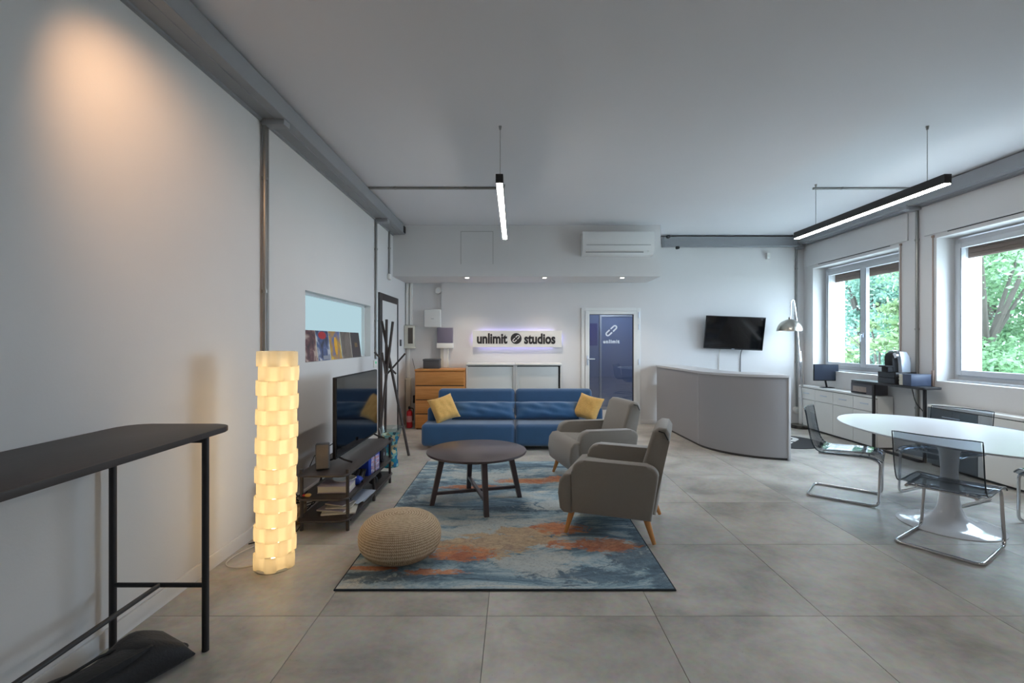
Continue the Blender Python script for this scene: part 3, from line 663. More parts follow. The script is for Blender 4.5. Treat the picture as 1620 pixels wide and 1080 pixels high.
for q, (lab, z, dx) in enumerate(mags):
    t = thing('magazine', lab, 'magazine', (-1.43+dx*.6, 3.86+.02*q, z), math.radians([12, -9, 5, -18][q]), 'papers on the bottom tier of the media shelf')
    B('pages', (0, 0, .0055), (.26-.03*q, .19-.015*q, .009), 'paper', t, .002); B('cover', (0, 0, .0112), (.262-.03*q, .192-.015*q, .0022), 'lilac' if q % 2 else 'paper', t)
for q, (lab, y, a) in enumerate((('blue-white folder leaning on the bottom tier', 4.12, 16), ('white sheet folder lying on the bottom tier', 4.20, 6))):
    t = thing('document_folder', lab, 'folder', (-1.385, y+.02*q, .104+.028*(1-q)), math.radians(-8+6*q), 'folders on the bottom tier of the media shelf')
    mtx = Matrix.Rotation(math.radians(a*.7), 4, 'Y')
    B('cover', (0, 0, .012), (.22, .31, .004), mat('folder_blue%d' % q, srgb(188, 200, 222), .5, var=.05), t, .001, 1, mtx); B('sheets', (0, 0, .007), (.21, .30, .005), 'paper', t, 0, 1, mtx)
t = thing('toy_figure', 'tiny yellow and red toy on the middle tier of the media shelf', 'toy', (-1.60, 3.70, .2645))
MB().pillow(.045, .03, .025, 8, Matrix.Translation((0, 0, .013))).build('body', 'yellow', t); MB().pillow(.02, .02, .02, 8, Matrix.Translation((-.03, 0, .011))).build('head', 'red', t)
t = thing('cable_bundle', 'tangle of black cables behind the media shelf', 'cable', (-1.72, 4.0, 0))
for q in range(4):
    pts = [(.06+.01*q, -.42+.06*q, .29), (0, -.36+.05*q, .38-.07*q), (-.05, -.22+.07*q, .22-.03*q), (-.08, -.10, .05+.03*q), (-.07, .2+.1*q, .012), (-.10, .5, .2)]
    MB().tube(fillet(pts, .08), .0045, 6).build('cable', 'matte', t)
MB().tube(fillet([(-.20, -.55, .006), (-.05, -.42, .006), (.05, -.36, .006), (.02, -.2, .006)], .08), .004, 6).build('cable', 'matte', t)
MB().tube([(.19, .3, .62), (-.02, .15, .47), (-.08, .1, .3)], .004, 6).build('cable', 'matte', t)
t = thing('wicker_basket', 'brown woven basket on the floor behind the media shelf', 'basket', (-1.80, 3.86, 0))
MB().lathe([(.07, 0), (.10, .03), (.115, .10), (.11, .17), (.10, .17), (.105, .10), (.085, .02)], 24).build('body', 'jute', t)
MB().lathe([(.108, .165), (.118, .172), (.108, .182), (.098, .172)], 24, cap=False).build('rim', 'jute', t)
# ================================================================== RECORDS ON THE INTERIOR WINDOW SILL
arts = [('maroon record sleeve with pale blotches, first on the window ledge', [(.36, srgb(58, 44, 50)), (.5, srgb(104, 66, 70)), (.62, srgb(190, 172, 160))], 9),
        ('navy record sleeve with red top, second on the window ledge', [(.36, srgb(40, 44, 66)), (.52, srgb(84, 104, 150)), (.64, srgb(206, 208, 214))], 8),
        ('blue and gold record sleeve, third on the window ledge', [(.36, srgb(88, 112, 168)), (.5, srgb(178, 138, 72)), (.64, srgb(226, 188, 72))], 6),
        ('taupe record sleeve with a pale figure, fourth on the window ledge', [(.35, srgb(92, 84, 78)), (.55, srgb(126, 116, 108)), (.72, srgb(196, 180, 172))], 5),
        ('charcoal record sleeve with gold lettering, last on the window ledge', [(.3, srgb(54, 51, 56)), (.7, srgb(70, 66, 72))], 6)]
for q, (lab, st, s_) in enumerate(arts):
    y = 4.66+.338*q
    t = thing('record_sleeve', lab, 'record', (XL-.022, y, IZ0+.001), group='record sleeves on the interior window ledge')
    t.rotation_euler = (0, math.radians(-7), 0)
    B('sleeve', (0, 0, .156), (.006, .315, .31), ramp_mat('sleeve_art_%d' % q, st, s_, .35, 5, .6), t, .001, 1)
    if q == 1:
        MB().cyl((0, 0, 0), (.002, 0, 0), 1, seg=24, m=Matrix.Translation((.003, -.01, .262)) @ Matrix.Diagonal((1, .10, .04, 1))).build('cover_print', mat('print_red', srgb(176, 46, 52), .4, var=.1), t)
        B('cover_print', (.0035, .05, .03), (.001, .18, .04), mat('print_strip', srgb(150, 156, 170), .4, var=.1, vscale=60), t)
    if q == 2:
        MB().cyl((0, 0, 0), (.002, 0, 0), 1, seg=24, m=Matrix.Translation((.003, 0, .15)) @ Matrix.Diagonal((1, .045, .10, 1))).build('cover_print', mat('print_gold', srgb(232, 176, 52), .4, var=.25, vscale=20), t)
    if q == 4:
        for k in range(4): B('cover_print', (.0035, -.035+.026*k, .155), (.001, .012, .05 if k else .06), mat('print_gold_letter', srgb(168, 142, 84), .4, var=.1), t)
    if q in (0, 1, 3): B('spine_edge', (.001, .159, .156), (.007, .006, .308), 'paper', t)
# thermostat, little boxes on the left wall
t = thing('wall_thermostat', 'white wall switch plate with green light below the conduit', 'switch', (XL, 6.68, 1.15))
B('plate', (.008, 0, 0), (.016, .13, .10), 'white', t, .004); MB().cyl((.016, .0, .02), (.022, .0, .02), .018).build('lamp', 'green', t)
t = thing('alarm_box', 'small white box at the foot of the short conduit', 'box', (XL, 7.39, 2.46))
B('case', (.02, 0, 0), (.04, .10, .085), 'white', t, .008); MB().cyl((.04, 0, 0), (.044, 0, 0), .02).build('sensor', 'pvc', t)
t = thing('wall_switch', 'small dark wall switch beside the black framed door', 'switch', (XL, 8.18, 1.44))
B('plate', (.006, 0, 0), (.012, .10, .11), 'greybox', t, .003); B('rocker', (.013, 0, 0), (.004, .04, .06), 'printer', t, .001)
# ================================================================== COAT STAND, VASE, BACK-LEFT CORNER
t = thing('coat_stand', 'black stick coat stand of crossed poles beside the television', 'coat stand', (-1.50, 6.05, 0))
pole = [((.14, .10, 0), (-.20, -.06, 1.70)), ((-.16, -.14, 0), (-.05, .05, 1.72)), ((-.14, .24, 0), (-.10, -.02, 1.735)), ((-.06, -.20, 0), (-.03, .12, 1.60))]
pole = [((.135, .10, 0), (-.185, .0, 1.72)), ((-.215, -.12, 0), (-.06, .06, 1.715)), ((-.20, .20, 0), (-.115, -.03, 1.74))]
for a, b in pole: MB().cyl(a, b, .017, .017, 12).build('pole', 'blackwood', t)
for a, b in (((-.27, -.02, 1.33), (-.02, .06, 1.05)), ((.11, .0, 1.31), (-.14, .06, 1.04)), ((-.19, .04, 1.32), (-.12, -.06, 1.05))): MB().cyl(a, b, .012, .012, 10).build('peg', 'blackwood', t)
t = thing('umbrella_vase', 'turquoise mosaic glass vase behind the media shelf', 'vase', (-1.46, 5.62, 0))
vm = bpy.data.materials.new('glass_mosaic'); vm.use_nodes = True; nt = vm.node_tree; b = nt.nodes['Principled BSDF']; b.inputs['Roughness'].default_value = .15
vo = nt.nodes.new('ShaderNodeTexVoronoi'); vo.inputs['Scale'].default_value = 26; tcn = nt.nodes.new('ShaderNodeTexCoord'); nt.links.new(tcn.outputs['Object'], vo.inputs['Vector'])
rp = nt.nodes.new('ShaderNodeValToRGB'); rp.color_ramp.interpolation = 'CONSTANT'; el = rp.color_ramp.elements
cs = [srgb(40, 130, 150), srgb(120, 176, 178), srgb(200, 196, 160), srgb(60, 96, 110), srgb(150, 140, 110), srgb(36, 110, 160)]
while len(el) < 6: el.new(.5)
for i, e in enumerate(el): e.position = i/6; e.color = cs[i]
sp = nt.nodes.new('ShaderNodeSeparateColor'); nt.links.new(vo.outputs['Color'], sp.inputs[0]); nt.links.new(sp.outputs[0], rp.inputs[0]); nt.links.new(rp.outputs[0], b.inputs['Base Color'])
MB().lathe([(.085, 0), (.092, .01), (.082, .10), (.072, .20), (.082, .29), (.112, .38), (.104, .38), (.074, .29), (.064, .2), (.07, .06), (.02, .03)], 32).build('body', vm, t)
MB().lathe([(.112, .38), (.132, .452), (.136, .462), (.128, .462), (.104, .382)], 32, cap=False).build('rim', glass('clear_rim', (.86, .93, .94, 1), 1.5), t)
t = thing('fire_extinguisher', 'small red fire extinguisher on the floor beside the chest of drawers', 'fire extinguisher', (-1.795, 8.14, 0))
MB().lathe([(.045, 0), (.05, .008), (.05, .25), (.042, .28), (.018, .30), (.016, .325)], 24).build('cylinder', 'red', t)
MB().box((0, -.01, .335), (.03, .05, .03), .005).box((.0, -.03, .36), (.018, .09, .01), .003).build('valve', 'matte', t)
MB().tube(fillet([(.02, -.02, .335), (.07, -.02, .33), (.066, -.02, .2), (.06, -.01, .12)], .03), .008, 8).build('hose', 'matte', t)
MB().lathe([(.0505, .10), (.0508, .105), (.0508, .20), (.0505, .205)], 24, cap=False).build('label_band', mat('label_band', srgb(214, 150, 150), .5, var=.1), t)
t = thing('chest_of_drawers', 'oak veneer chest of drawers behind the sofa', 'drawers', (-1.253, 8.20, 0))
B('carcass', (0, .015, .49), (.83, .47, .955), 'oak', t, .003); B('top', (0, .0, .985), (.835, .50, .03), 'oak', t, .003)
B('painted_gap_shade', (0, -.221, .49), (.80, .004, .93), 'plinth', t)  # dark sheet painted in for the shade between the drawers
for q in range(4): B('drawer', (0, -.236, .142+.235*q), (.805, .03, .219), 'oak', t, .004)
B('plinth', (0, .02, .01), (.80, .44, .02), 'plinth', t)
t = thing('storage_box', 'charcoal lidded box on the chest of drawers', 'box', (-1.43, 8.25, 1.0005))
B('body', (0, 0, .07), (.275, .20, .14), 'greybox', t, .006); B('lid', (0, 0, .148), (.285, .21, .03), 'greybox', t, .006)
t = thing('junction_box', 'white junction box high on the wall above the charcoal box', 'box', (-1.462, YB+.06, 1.87))
B('case', (0, -.045, 0), (.30, .09, .32), 'white', t, .02, 3); B('badge', (0, -.091, -.005), (.05, .002, .006), 'printer', t); MB().cyl((-.06, -.03, -.165), (-.06, -.03, -.155), .012).build('gland', 'white', t)
t = thing('meter_panel', 'mauve grey wall panel on a white base beside the junction box', 'panel', (-1.235, YB, 1.57))
B('face', (0, -.045, 0), (.27, .09, .27), 'purplegrey', t, .004); B('base', (0, -.05, -.18), (.285, .10, .09), 'white', t, .006)
t = thing('cable_trunking', 'cream vertical trunking below the mauve grey panel', 'trunking', (-1.25, YB, 0))
B('duct', (0, -.02, .675), (.14, .04, 1.35), 'cream', t, .003); B('cover_strip', (.02, -.042, .675), (.07, .005, 1.34), 'white', t)
t = thing('smoke_detector', 'round white detector on the wall above the junction box', 'detector', (-1.37, YB+.06, 2.37))
MB().cyl((0, -.05, 0), (0, 0, 0), .055, .062, 28).build('body', 'white', t); MB().cyl((0, -.06, 0), (0, -.05, 0), .025, .03).build('sensor', 'pvc', t)
t = thing('electrical_box', 'cream electrical box with dark window in the back corner', 'box', (-1.87, YB+.06, 1.545))
B('case', (0, -.06, 0), (.17, .12, .40), 'cream', t, .008); B('window', (.025, -.121, .02), (.085, .006, .28), mat('smoked_window', srgb(92, 84, 76), .2, var=.1), t); B('lower_lip', (0, -.065, -.19), (.19, .13, .03), 'cream', t, .004)
t = thing('cable_trunking', 'white trunking rising from the electrical box to the bulkhead', 'trunking', (-1.89, YB+.06, 1.76))
for x in (-.03, .035): B('duct', (x, -.02, .37), (.05, .04, .742), 'white', t, .003)
t = thing('cable_trunking', 'cream trunking below the electrical box down to the floor', 'trunking', (-1.90, YB+.06, 0))
B('duct', (0, -.03, .40), (.085, .06, .80), 'cream', t, .004); B('cap', (0, -.033, .80), (.10, .07, .03), 'cream', t, .004); B('upper_duct', (0, -.015, 1.08), (.04, .03, .52), 'white', t)
t = thing('power_cable', 'thin black cable hanging beside the chest of drawers', 'cable', (-1.80, YB+.03, 0))
MB().tube(fillet([(-.03, 0, 1.16), (.02, 0, .95), (.06, -.01, .72), (.02, -.02, .5), (.03, -.02, .34)], .08), .004, 6).build('flex', 'matte', t); MB().box((.02, -.03, .44), (.06, .04, .14), .01).build('plug', 'matte', t)
# ------------------------------------------------------------------ white cabinets behind the sofa
for x0, x1, lab in ((-.826, -.004, 'white sliding door cabinet next to the chest of drawers'), (.004, .786, 'white sliding door cabinet with dark slot near the glass door')):
    t = thing('storage_cabinet', lab, 'cabinet', ((x0+x1)/2, 8.27, 0), group='white cabinets behind the sofa'); wd = x1-x0
    mb = MB(); mb.box((-wd/2+.014, 0, .53), (.028, .42, 1.06)); mb.box((wd/2-.014, 0, .53), (.028, .42, 1.06)); mb.box((0, .2, .53), (wd-.056, .02, 1.06)); mb.box((0, 0, .02), (wd-.056, .42, .04))
    mb.build('carcass', 'white', t, 0); B('top', (0, -.005, 1.075), (wd, .44, .03), 'white', t, .003)
    slot = x0 > 0
    dw = wd-.062-(.028 if slot else 0)
    B('door', (-.014 if slot else 0, -.185, .545), (dw, .02, .99), 'tambour', t, .003)
    B('painted_shade_panel', (0, -.16, .55), (wd-.06, .01, 1.0), 'matte', t)  # black sheet stands in for the shaded cabinet interior
    B('handle', (dw/2-.03, -.199, .60), (.015, .01, .10), 'silver', t, .002)
# ------------------------------------------------------------------ sign
t = thing('wall_sign', 'white backlit board reading unlimit studios with link emblem', 'sign', (.035, YB, 1.508))
B('board', (0, -.055, 0), (1.57, .02, .292), 'white', t, .002, 1)
for z in (.14, -.14): B('led_strip', (-.02, -.036, z), (1.30, .012, .006), 'signled', t)
for x in (-.775, .775): B('led_strip', (x, -.036, 0), (.006, .012, .16), 'signled', t)
for x in (-.6, .6): B('standoff', (x, -.022, 0), (.04, .045, .04), 'white', t)
text_mesh('lettering', 'unlimit', .245, 'text', t, Matrix.Translation((-.440, -.067, -.075)) @ FACE_CAM, xs=.535, bold=.009, ext=.003)
text_mesh('lettering', 'studios', .245, 'text', t, Matrix.Translation((.398, -.067, -.079)) @ FACE_CAM, xs=.55, bold=.009, ext=.003)
em = MB().cyl((-.018, -.070, .006), (-.018, -.065, .006), .096, seg=40).build('emblem_disc', 'text', t)
link_logo('emblem_link', .155, .058, .014, .003, 'white', t, Matrix.Translation((-.018, -.0705, .006)) @ FACE_CAM @ rz(math.radians(45)), .10)
# ------------------------------------------------------------------ air conditioner
t = thing('air_conditioner', 'white split air conditioner on the bulkhead', 'air conditioner', (1.61, BKY, 2.82))
prof = [(0, 0), (-.15, .0), (-.205, .05), (-.22, .10), (-.225, .33), (-.21, .355), (0, .36)]
mb = MB(); mb.prism([(y, z) for y, z in prof], -.56, .56, .006, m=Matrix(((0, 0, 1, 0), (1, 0, 0, 0), (0, 1, 0, 0), (0, 0, 0, 1)))); mb.build('casing', 'pvc', t, 30)
B('grille_slot', (0, -.226, .145), (1.0, .006, .007), 'tray', t)
B('louvre', (-.06, -.2, .05), (.90, .035, .012), 'white', t, .002, 1, Matrix.Translation((0, 0, 0))); B('outlet_gap', (-.06, -.203, .036), (.90, .02, .012), 'tray', t)
B('display', (.46, -.219, .05), (.03, .012, .02), 'tambour', t)
# ------------------------------------------------------------------ wall television
t = thing('wall_television', 'black television tilted on the wall above the reception desk', 'television', (3.80, YB, 1.61))
mt = Matrix.Translation((0, -.19, 0)) @ Matrix.Rotation(math.radians(1.6), 4, 'Y') @ Matrix.Rotation(math.radians(9), 4, 'X') @ rz(math.radians(-6))
B('panel', (0, 0, 0), (.985, .035, .575), 'matte', t, .006, 2, mt); B('screen', (0, -.0185, .008), (.96, .004, .54), 'screen', t, 0, 1, mt); B('logo_bar', (0, -.019, -.278), (.05, .003, .008), 'silver', t, 0, 1, mt)
MB().box((0, -.08, 0), (.08, .16, .10), .01).box((0, -.012, 0), (.20, .024, .28), .004).build('wall_mount', 'black', t)
for x in (-.20, .18): MB().tube(fillet([(x, -.12, -.26), (x, -.05, -.34), (x+.01, -.012, -.42), (x+.01, -.01, -.75)], .06), .006, 6).build('cable', 'matte' if x > 0 else 'cord', t)
t = thing('wall_sensor', 'small white sensor under the cable tray', 'sensor', (4.47, YB, 2.97))
B('case', (0, -.03, 0), (.06, .06, .11), 'white', t, .01); B('lens', (0, -.061, -.01), (.035, .004, .045), 'tambour', t)
t = thing('wall_socket', 'round white socket at the foot of the corner conduit', 'socket', (4.98, YB, .25))
MB().cyl((0, -.045, 0), (0, 0, 0), .06, .065, 28).build('case', 'white', t); MB().cyl((0, -.05, 0), (0, -.045, 0), .03).build('insert', 'tambour', t)
# ------------------------------------------------------------------ reception desk
def bez(t_):
    P = [(2.57, 6.72), (2.60, 6.30), (2.95, 5.93), (3.36, 5.88)]; u = 1-t_
    return Vector((sum(c*p[0] for c, p in zip((u**3, 3*u*u*t_, 3*u*t_*t_, t_**3), P)), sum(c*p[1] for c, p in zip((u**3, 3*u*u*t_, 3*u*t_*t_, t_**3), P))))
line = [Vector((2.50, 8.46)), Vector((2.57, 6.72))]
arc = [bez(i/20) for i in range(21)]
def offset(pl, d):
    out = []
    for i, p in enumerate(pl):
        tn = (pl[min(i+1, len(pl)-1)]-pl[max(i-1, 0)]).normalized(); out.append(p+Vector((-tn.y, tn.x))*d)
    return out
t = thing('reception_desk', 'curved grey reception desk in front of the wall television', 'desk', (0, 0, 0))
def strip(pl, d0, d1, z0, z1, nm, m_):
    a, b_ = offset(pl, d0), offset(pl, d1)[::-1]
    return MB().prism([tuple(p) for p in a+b_], z0, z1).build(nm, m_, t, 30)
strip(line, 0, .03, .03, 1.02, 'straight_panel', 'desk'); strip(arc, 0, .03, .03, 1.02, 'curved_panel', 'desk')
full = line[:1]+[line[0].lerp(line[1], .5)]+arc
strip(full, -.018, .42, 1.02, 1.05, 'counter_top', 'desktop')
strip(full, .012, .04, .0, .03, 'plinth', 'plinth')
strip(line[:1]+arc[:], .05, .75, .70, .725, 'work_surface', 'desktop')
B('end_panel', (3.365, 6.10, .51), (.028, .46, 1.02), 'desktop', t, .002)
B('joint_strip', (2.566, 6.715, .525), (.004, .004, .99), 'tambour', t)
# round logo mat
t = thing('round_mat', 'round black floor mat with white link emblem behind the reception desk', 'mat', (3.93, 7.02, 0))
MB().cyl((0, 0, 0), (0, 0, .008), .50, seg=64).build('pile', 'matte', t)
link_logo('emblem', .74, .30, .075, .002, 'white', t, Matrix.Translation((0, .02, .0085)) @ rz(math.radians(45)), .1)
# ================================================================== SOFA GROUP
t = thing('sofa', 'blue velvet two-seat sofa bed behind the coffee table', 'sofa', (0, 6.40, 0))
B('base', (0, .46, .185), (2.46, .84, .21), 'sofa', t, .03, 3)
for s in (-1, 1):
    B('seat_cushion', (s*.632, .40, .205), (1.258, .80, .30), 'sofa', t, .055, 5)
    m_ = Matrix.Translation((s*.585, .86, .33)) @ Matrix.Rotation(math.radians(-13), 4, 'X')
    B('back_cushion', (0, 0, .20), (1.165, .20, .44), 'sofa', t, .065, 5, m_)
    B('arm', (s*1.165, .60, .34), (.13, .62, .40), 'sofa', t, .05, 4)
    for y in (.10, .82): MB().cyl((s*1.10, y, 0), (s*1.10, y, .085), .02, .026).build('leg', 'blackwood', t)
for s, sd, lab in ((-1, 3, 'long blue lumbar cushion on the sofa next to the dresser side'), (1, 5, 'long blue lumbar cushion on the sofa near the armchairs')):
    t = thing('lumbar_cushion', lab, 'cushion', (s*.455+(.01 if s < 0 else 0), 6.83, .355), group='blue lumbar cushions on the sofa')
    MB().pillow(.90, .26, .20, 22, Matrix.Translation((0, 0, .125)) @ Matrix.Rotation(math.radians(64), 4, 'X'), .05, .013, sd).build('cover', 'pillowblue', t, 60)
    MB().tube([(-.42, -.058, .015), (0, -.068, .012), (.42, -.058, .015)], .003, 5).build('seam', 'sofa', t)
for x, y, a, rx, lab in ((-.99, 6.66, 28, 62, 'mustard knitted cushion at the dresser end of the sofa'), (1.03, 6.76, -30, 62, 'mustard knitted cushion at the armchair end of the sofa')):
    t = thing('throw_cushion', lab, 'cushion', (x, y, .358), math.radians(a), 'mustard cushions on the sofa')
    MB().pillow(.37, .37, .17, 16, Matrix.Translation((0, 0, .175)) @ Matrix.Rotation(math.radians(rx), 4, 'X') @ rz(math.radians(14 if x < 0 else -12)), .10, .006, 9).build('cover', 'yellow', t, 60)
    MB().cyl((.0, -.05, .012), (.0, -.05, .03), .004).build('tassel', 'yellow', t)
def armchair(label, loc, rot):
    t = thing('armchair', label, 'armchair', loc, rot, 'grey armchairs on the rug')
    prof = [(-.33, .16)]
    prof = [(-.315, .165), (.265, .165), (.265, .47)]
    prof += [(.265-.10+.10*math.cos(a), .47+.095*math.sin(a)) for a in [PI/2*i/7 for i in range(1, 8)]]
    prof += [(-.28-.085*math.sin(a), .485+.075*math.cos(a)) for a in [PI/2*i/6 for i in range(0, 7)]]
    # side arms: profile in x-z, extruded along y
    MX = Matrix(((1, 0, 0, 0), (0, 0, 1, 0), (0, 1, 0, 0), (0, 0, 0, 1)))
    for s in (-1, 1):
        y0, y1 = sorted((s*.255, s*.355)); MB().prism(prof, y0, y1, .022, 3, m=MX).build('arm', 'grey', t, 40)
    sp = [(-.25, .17), (.275, .16), (.275, .456), (-.25, .42)]
    MB().prism(sp, -.257, .257, .02, 3, m=MX).build('seat_base', 'grey', t, 50)
    fp = [(.262, .155), (.325, .155), (.358, .185), (.374, .30), (.362, .40), (.325, .448), (.262, .458)]
    MB().prism(fp, -.35, .35, .022, 3, m=MX).build('seat_front', 'grey', t, 50)
    bp = [(-.20, .38), (-.33, .165), (-.375, .40), (-.44, .74), (-.44, .80), (-.40, .83), (-.34, .82), (-.30, .77), (-.215, .50)]
    bp = [(-.20, .40), (-.28, .18), (-.34, .18), (-.372, .42), (-.435, .72), (-.44, .78), (-.415, .82), (-.36, .825), (-.315, .79)]
    MB().prism(bp[::-1], -.255, .255, .03, 4, m=MX).build('backrest', 'grey', t, 50)
    for s in (-1, 1): MB().tube([(-.425, s*.262, .74), (-.40, s*.262, .79), (-.36, s*.258, .80)], .004, 5).build('piping', 'matte', t)
    for sx, sy in ((1, 1), (1, -1), (-1, 1), (-1, -1)):
        MB().cyl((sx*.315 if sx > 0 else -.335, sy*.325, .0), (sx*.27, sy*.275, .175), .014, .025, 14).build('leg', 'legwood', t)
    return t
armchair('grey armchair with wooden legs nearest the camera on the rug', (.79, 3.84, .013), math.radians(160))
a2 = armchair('grey armchair with wooden legs between the sofa and the nearer armchair', (.81, 5.10, .013), math.radians(194))
# coffee table
t = thing('coffee_table', 'round dark brown coffee table on the rug', 'table', (-.35, 4.36, .013), math.radians(16))
MB().lathe([(.40, .445), (.448, .447), (.452, .455), (.45, .466), (.445, .468)], 64).build('tabletop', 'coffee', t)
MB().lathe([(.33, .415), (.335, .416), (.335, .445), (.33, .446)], 48).build('apron', 'coffee', t)
for q in range(4):
    a = PI/2*q-math.radians(0); c_, s_ = math.cos(a), math.sin(a)
    m_ = rz(a); lg = MB()
    b0 = [(.385, -.02), (.425, -.02), (.425, .02), (.385, .02)]; t0 = [(.285, -.024), (.335, -.024), (.335, .024), (.285, .024)]
    vb = [lg.bm.verts.new((x, y, 0)) for x, y in b0]; vt = [lg.bm.verts.new((x, y, .43)) for x, y in t0]
    lg.bm.faces.new(vb[::-1]); lg.bm.faces.new(vt)
    for i in range(4): lg.bm.faces.new((vb[i], vb[(i+1) % 4], vt[(i+1) % 4], vt[i]))
    lg._put(vb+vt, m_); lg.build('leg', 'coffee', t, 30)
for q in range(2): B('stretcher', (0, 0, .10+.016*q), (.76, .032, .026), 'coffee', t, .003, 1, rz(PI/2*q))
# pouf
t = thing('pouf', 'round braided jute pouf on the corner of the rug', 'pouf', (-.772, 3.22, .013))
prof = []
for i in range(25):
    a = -PI/2+PI*i/24; c_ = abs(math.cos(a))**.72; s_ = math.sin(a); prof.append((max(.004, .272*c_), (.15)+.15*(abs(s_)**.85)*(1 if s_ > 0 else -1)))
mb = MB().lathe(prof, 48)
pm = bpy.data.materials.new('jute_weave'); pm.use_nodes = True; nt = pm.node_tree; b = nt.nodes['Principled BSDF']; b.inputs['Roughness'].default_value = .9
tcn = nt.nodes.new('ShaderNodeTexCoord'); sx = nt.nodes.new('ShaderNodeSeparateXYZ'); nt.links.new(tcn.outputs['Object'], sx.inputs[0])
at = nt.nodes.new('ShaderNodeMath'); at.operation = 'ARCTAN2'; nt.links.new(sx.outputs[1], at.inputs[0]); nt.links.new(sx.outputs[0], at.inputs[1])
ln = nt.nodes.new('ShaderNodeVectorMath'); ln.operation = 'LENGTH'
cx = nt.nodes.new('ShaderNodeCombineXYZ'); nt.links.new(sx.outputs[0], cx.inputs[0]); nt.links.new(sx.outputs[1], cx.inputs[1]); nt.links.new(cx.outputs[0], ln.inputs[0])
def mth(op, a, b_=None):
    n = nt.nodes.new('ShaderNodeMath'); n.operation = op
    for i, v in enumerate((a, b_)):
        if v is None: continue
        if isinstance(v, (int, float)): n.inputs[i].default_value = v
        else: nt.links.new(v, n.inputs[i])
    return n.outputs[0]
# arc-length down the side: rows = radius change + height
rows_ = mth('SUBTRACT', mth('MULTIPLY', sx.outputs[2], 330.0), mth('MULTIPLY', ln.outputs['Value'], 330.0))
rowi = mth('FLOOR', mth('DIVIDE', rows_, 2*PI))
vee = mth('SINE', mth('ADD', mth('MULTIPLY', at.outputs[0], 70.0), mth('MULTIPLY', rowi, PI*.0)))
hgt = mth('ADD', mth('SINE', rows_), mth('MULTIPLY', mth('SINE', mth('ADD', mth('MULTIPLY', at.outputs[0], 130.0), mth('MULTIPLY', mth('ABSOLUTE', mth('SINE', mth('MULTIPLY', rows_, .5))), 3.0))), .8))
nz = nt.nodes.new('ShaderNodeTexNoise'); nz.inputs['Scale'].default_value = 60; nt.links.new(tcn.outputs['Object'], nz.inputs['Vector'])
h2 = mth('ADD', mth('MULTIPLY', hgt, .16), mth('ADD', mth('MULTIPLY', nz.outputs['Fac'], .5), .25))
rp = nt.nodes.new('ShaderNodeValToRGB'); el = rp.color_ramp.elements; el.new(.5)
for e, (p, c) in zip(el, [(.15, srgb(160, 130, 100)), (.5, srgb(220, 194, 160)), (.85, srgb(242, 226, 200))]): e.position = p; e.color = c
nt.links.new(h2, rp.inputs[0]); nt.links.new(rp.outputs[0], b.inputs['Base Color'])
bp = nt.nodes.new('ShaderNodeBump'); bp.inputs['Strength'].default_value = .5; bp.inputs['Distance'].default_value = .005; nt.links.new(hgt, bp.inputs['Height']); nt.links.new(bp.outputs[0], b.inputs['Normal'])
mb.build('braided_cover', pm, t, 80)
MB().lathe([(.004, .284), (.04, .290), (.045, .297), (.035, .304), (.004, .3035)], 24).build('centre_knot', pm, t, 80)
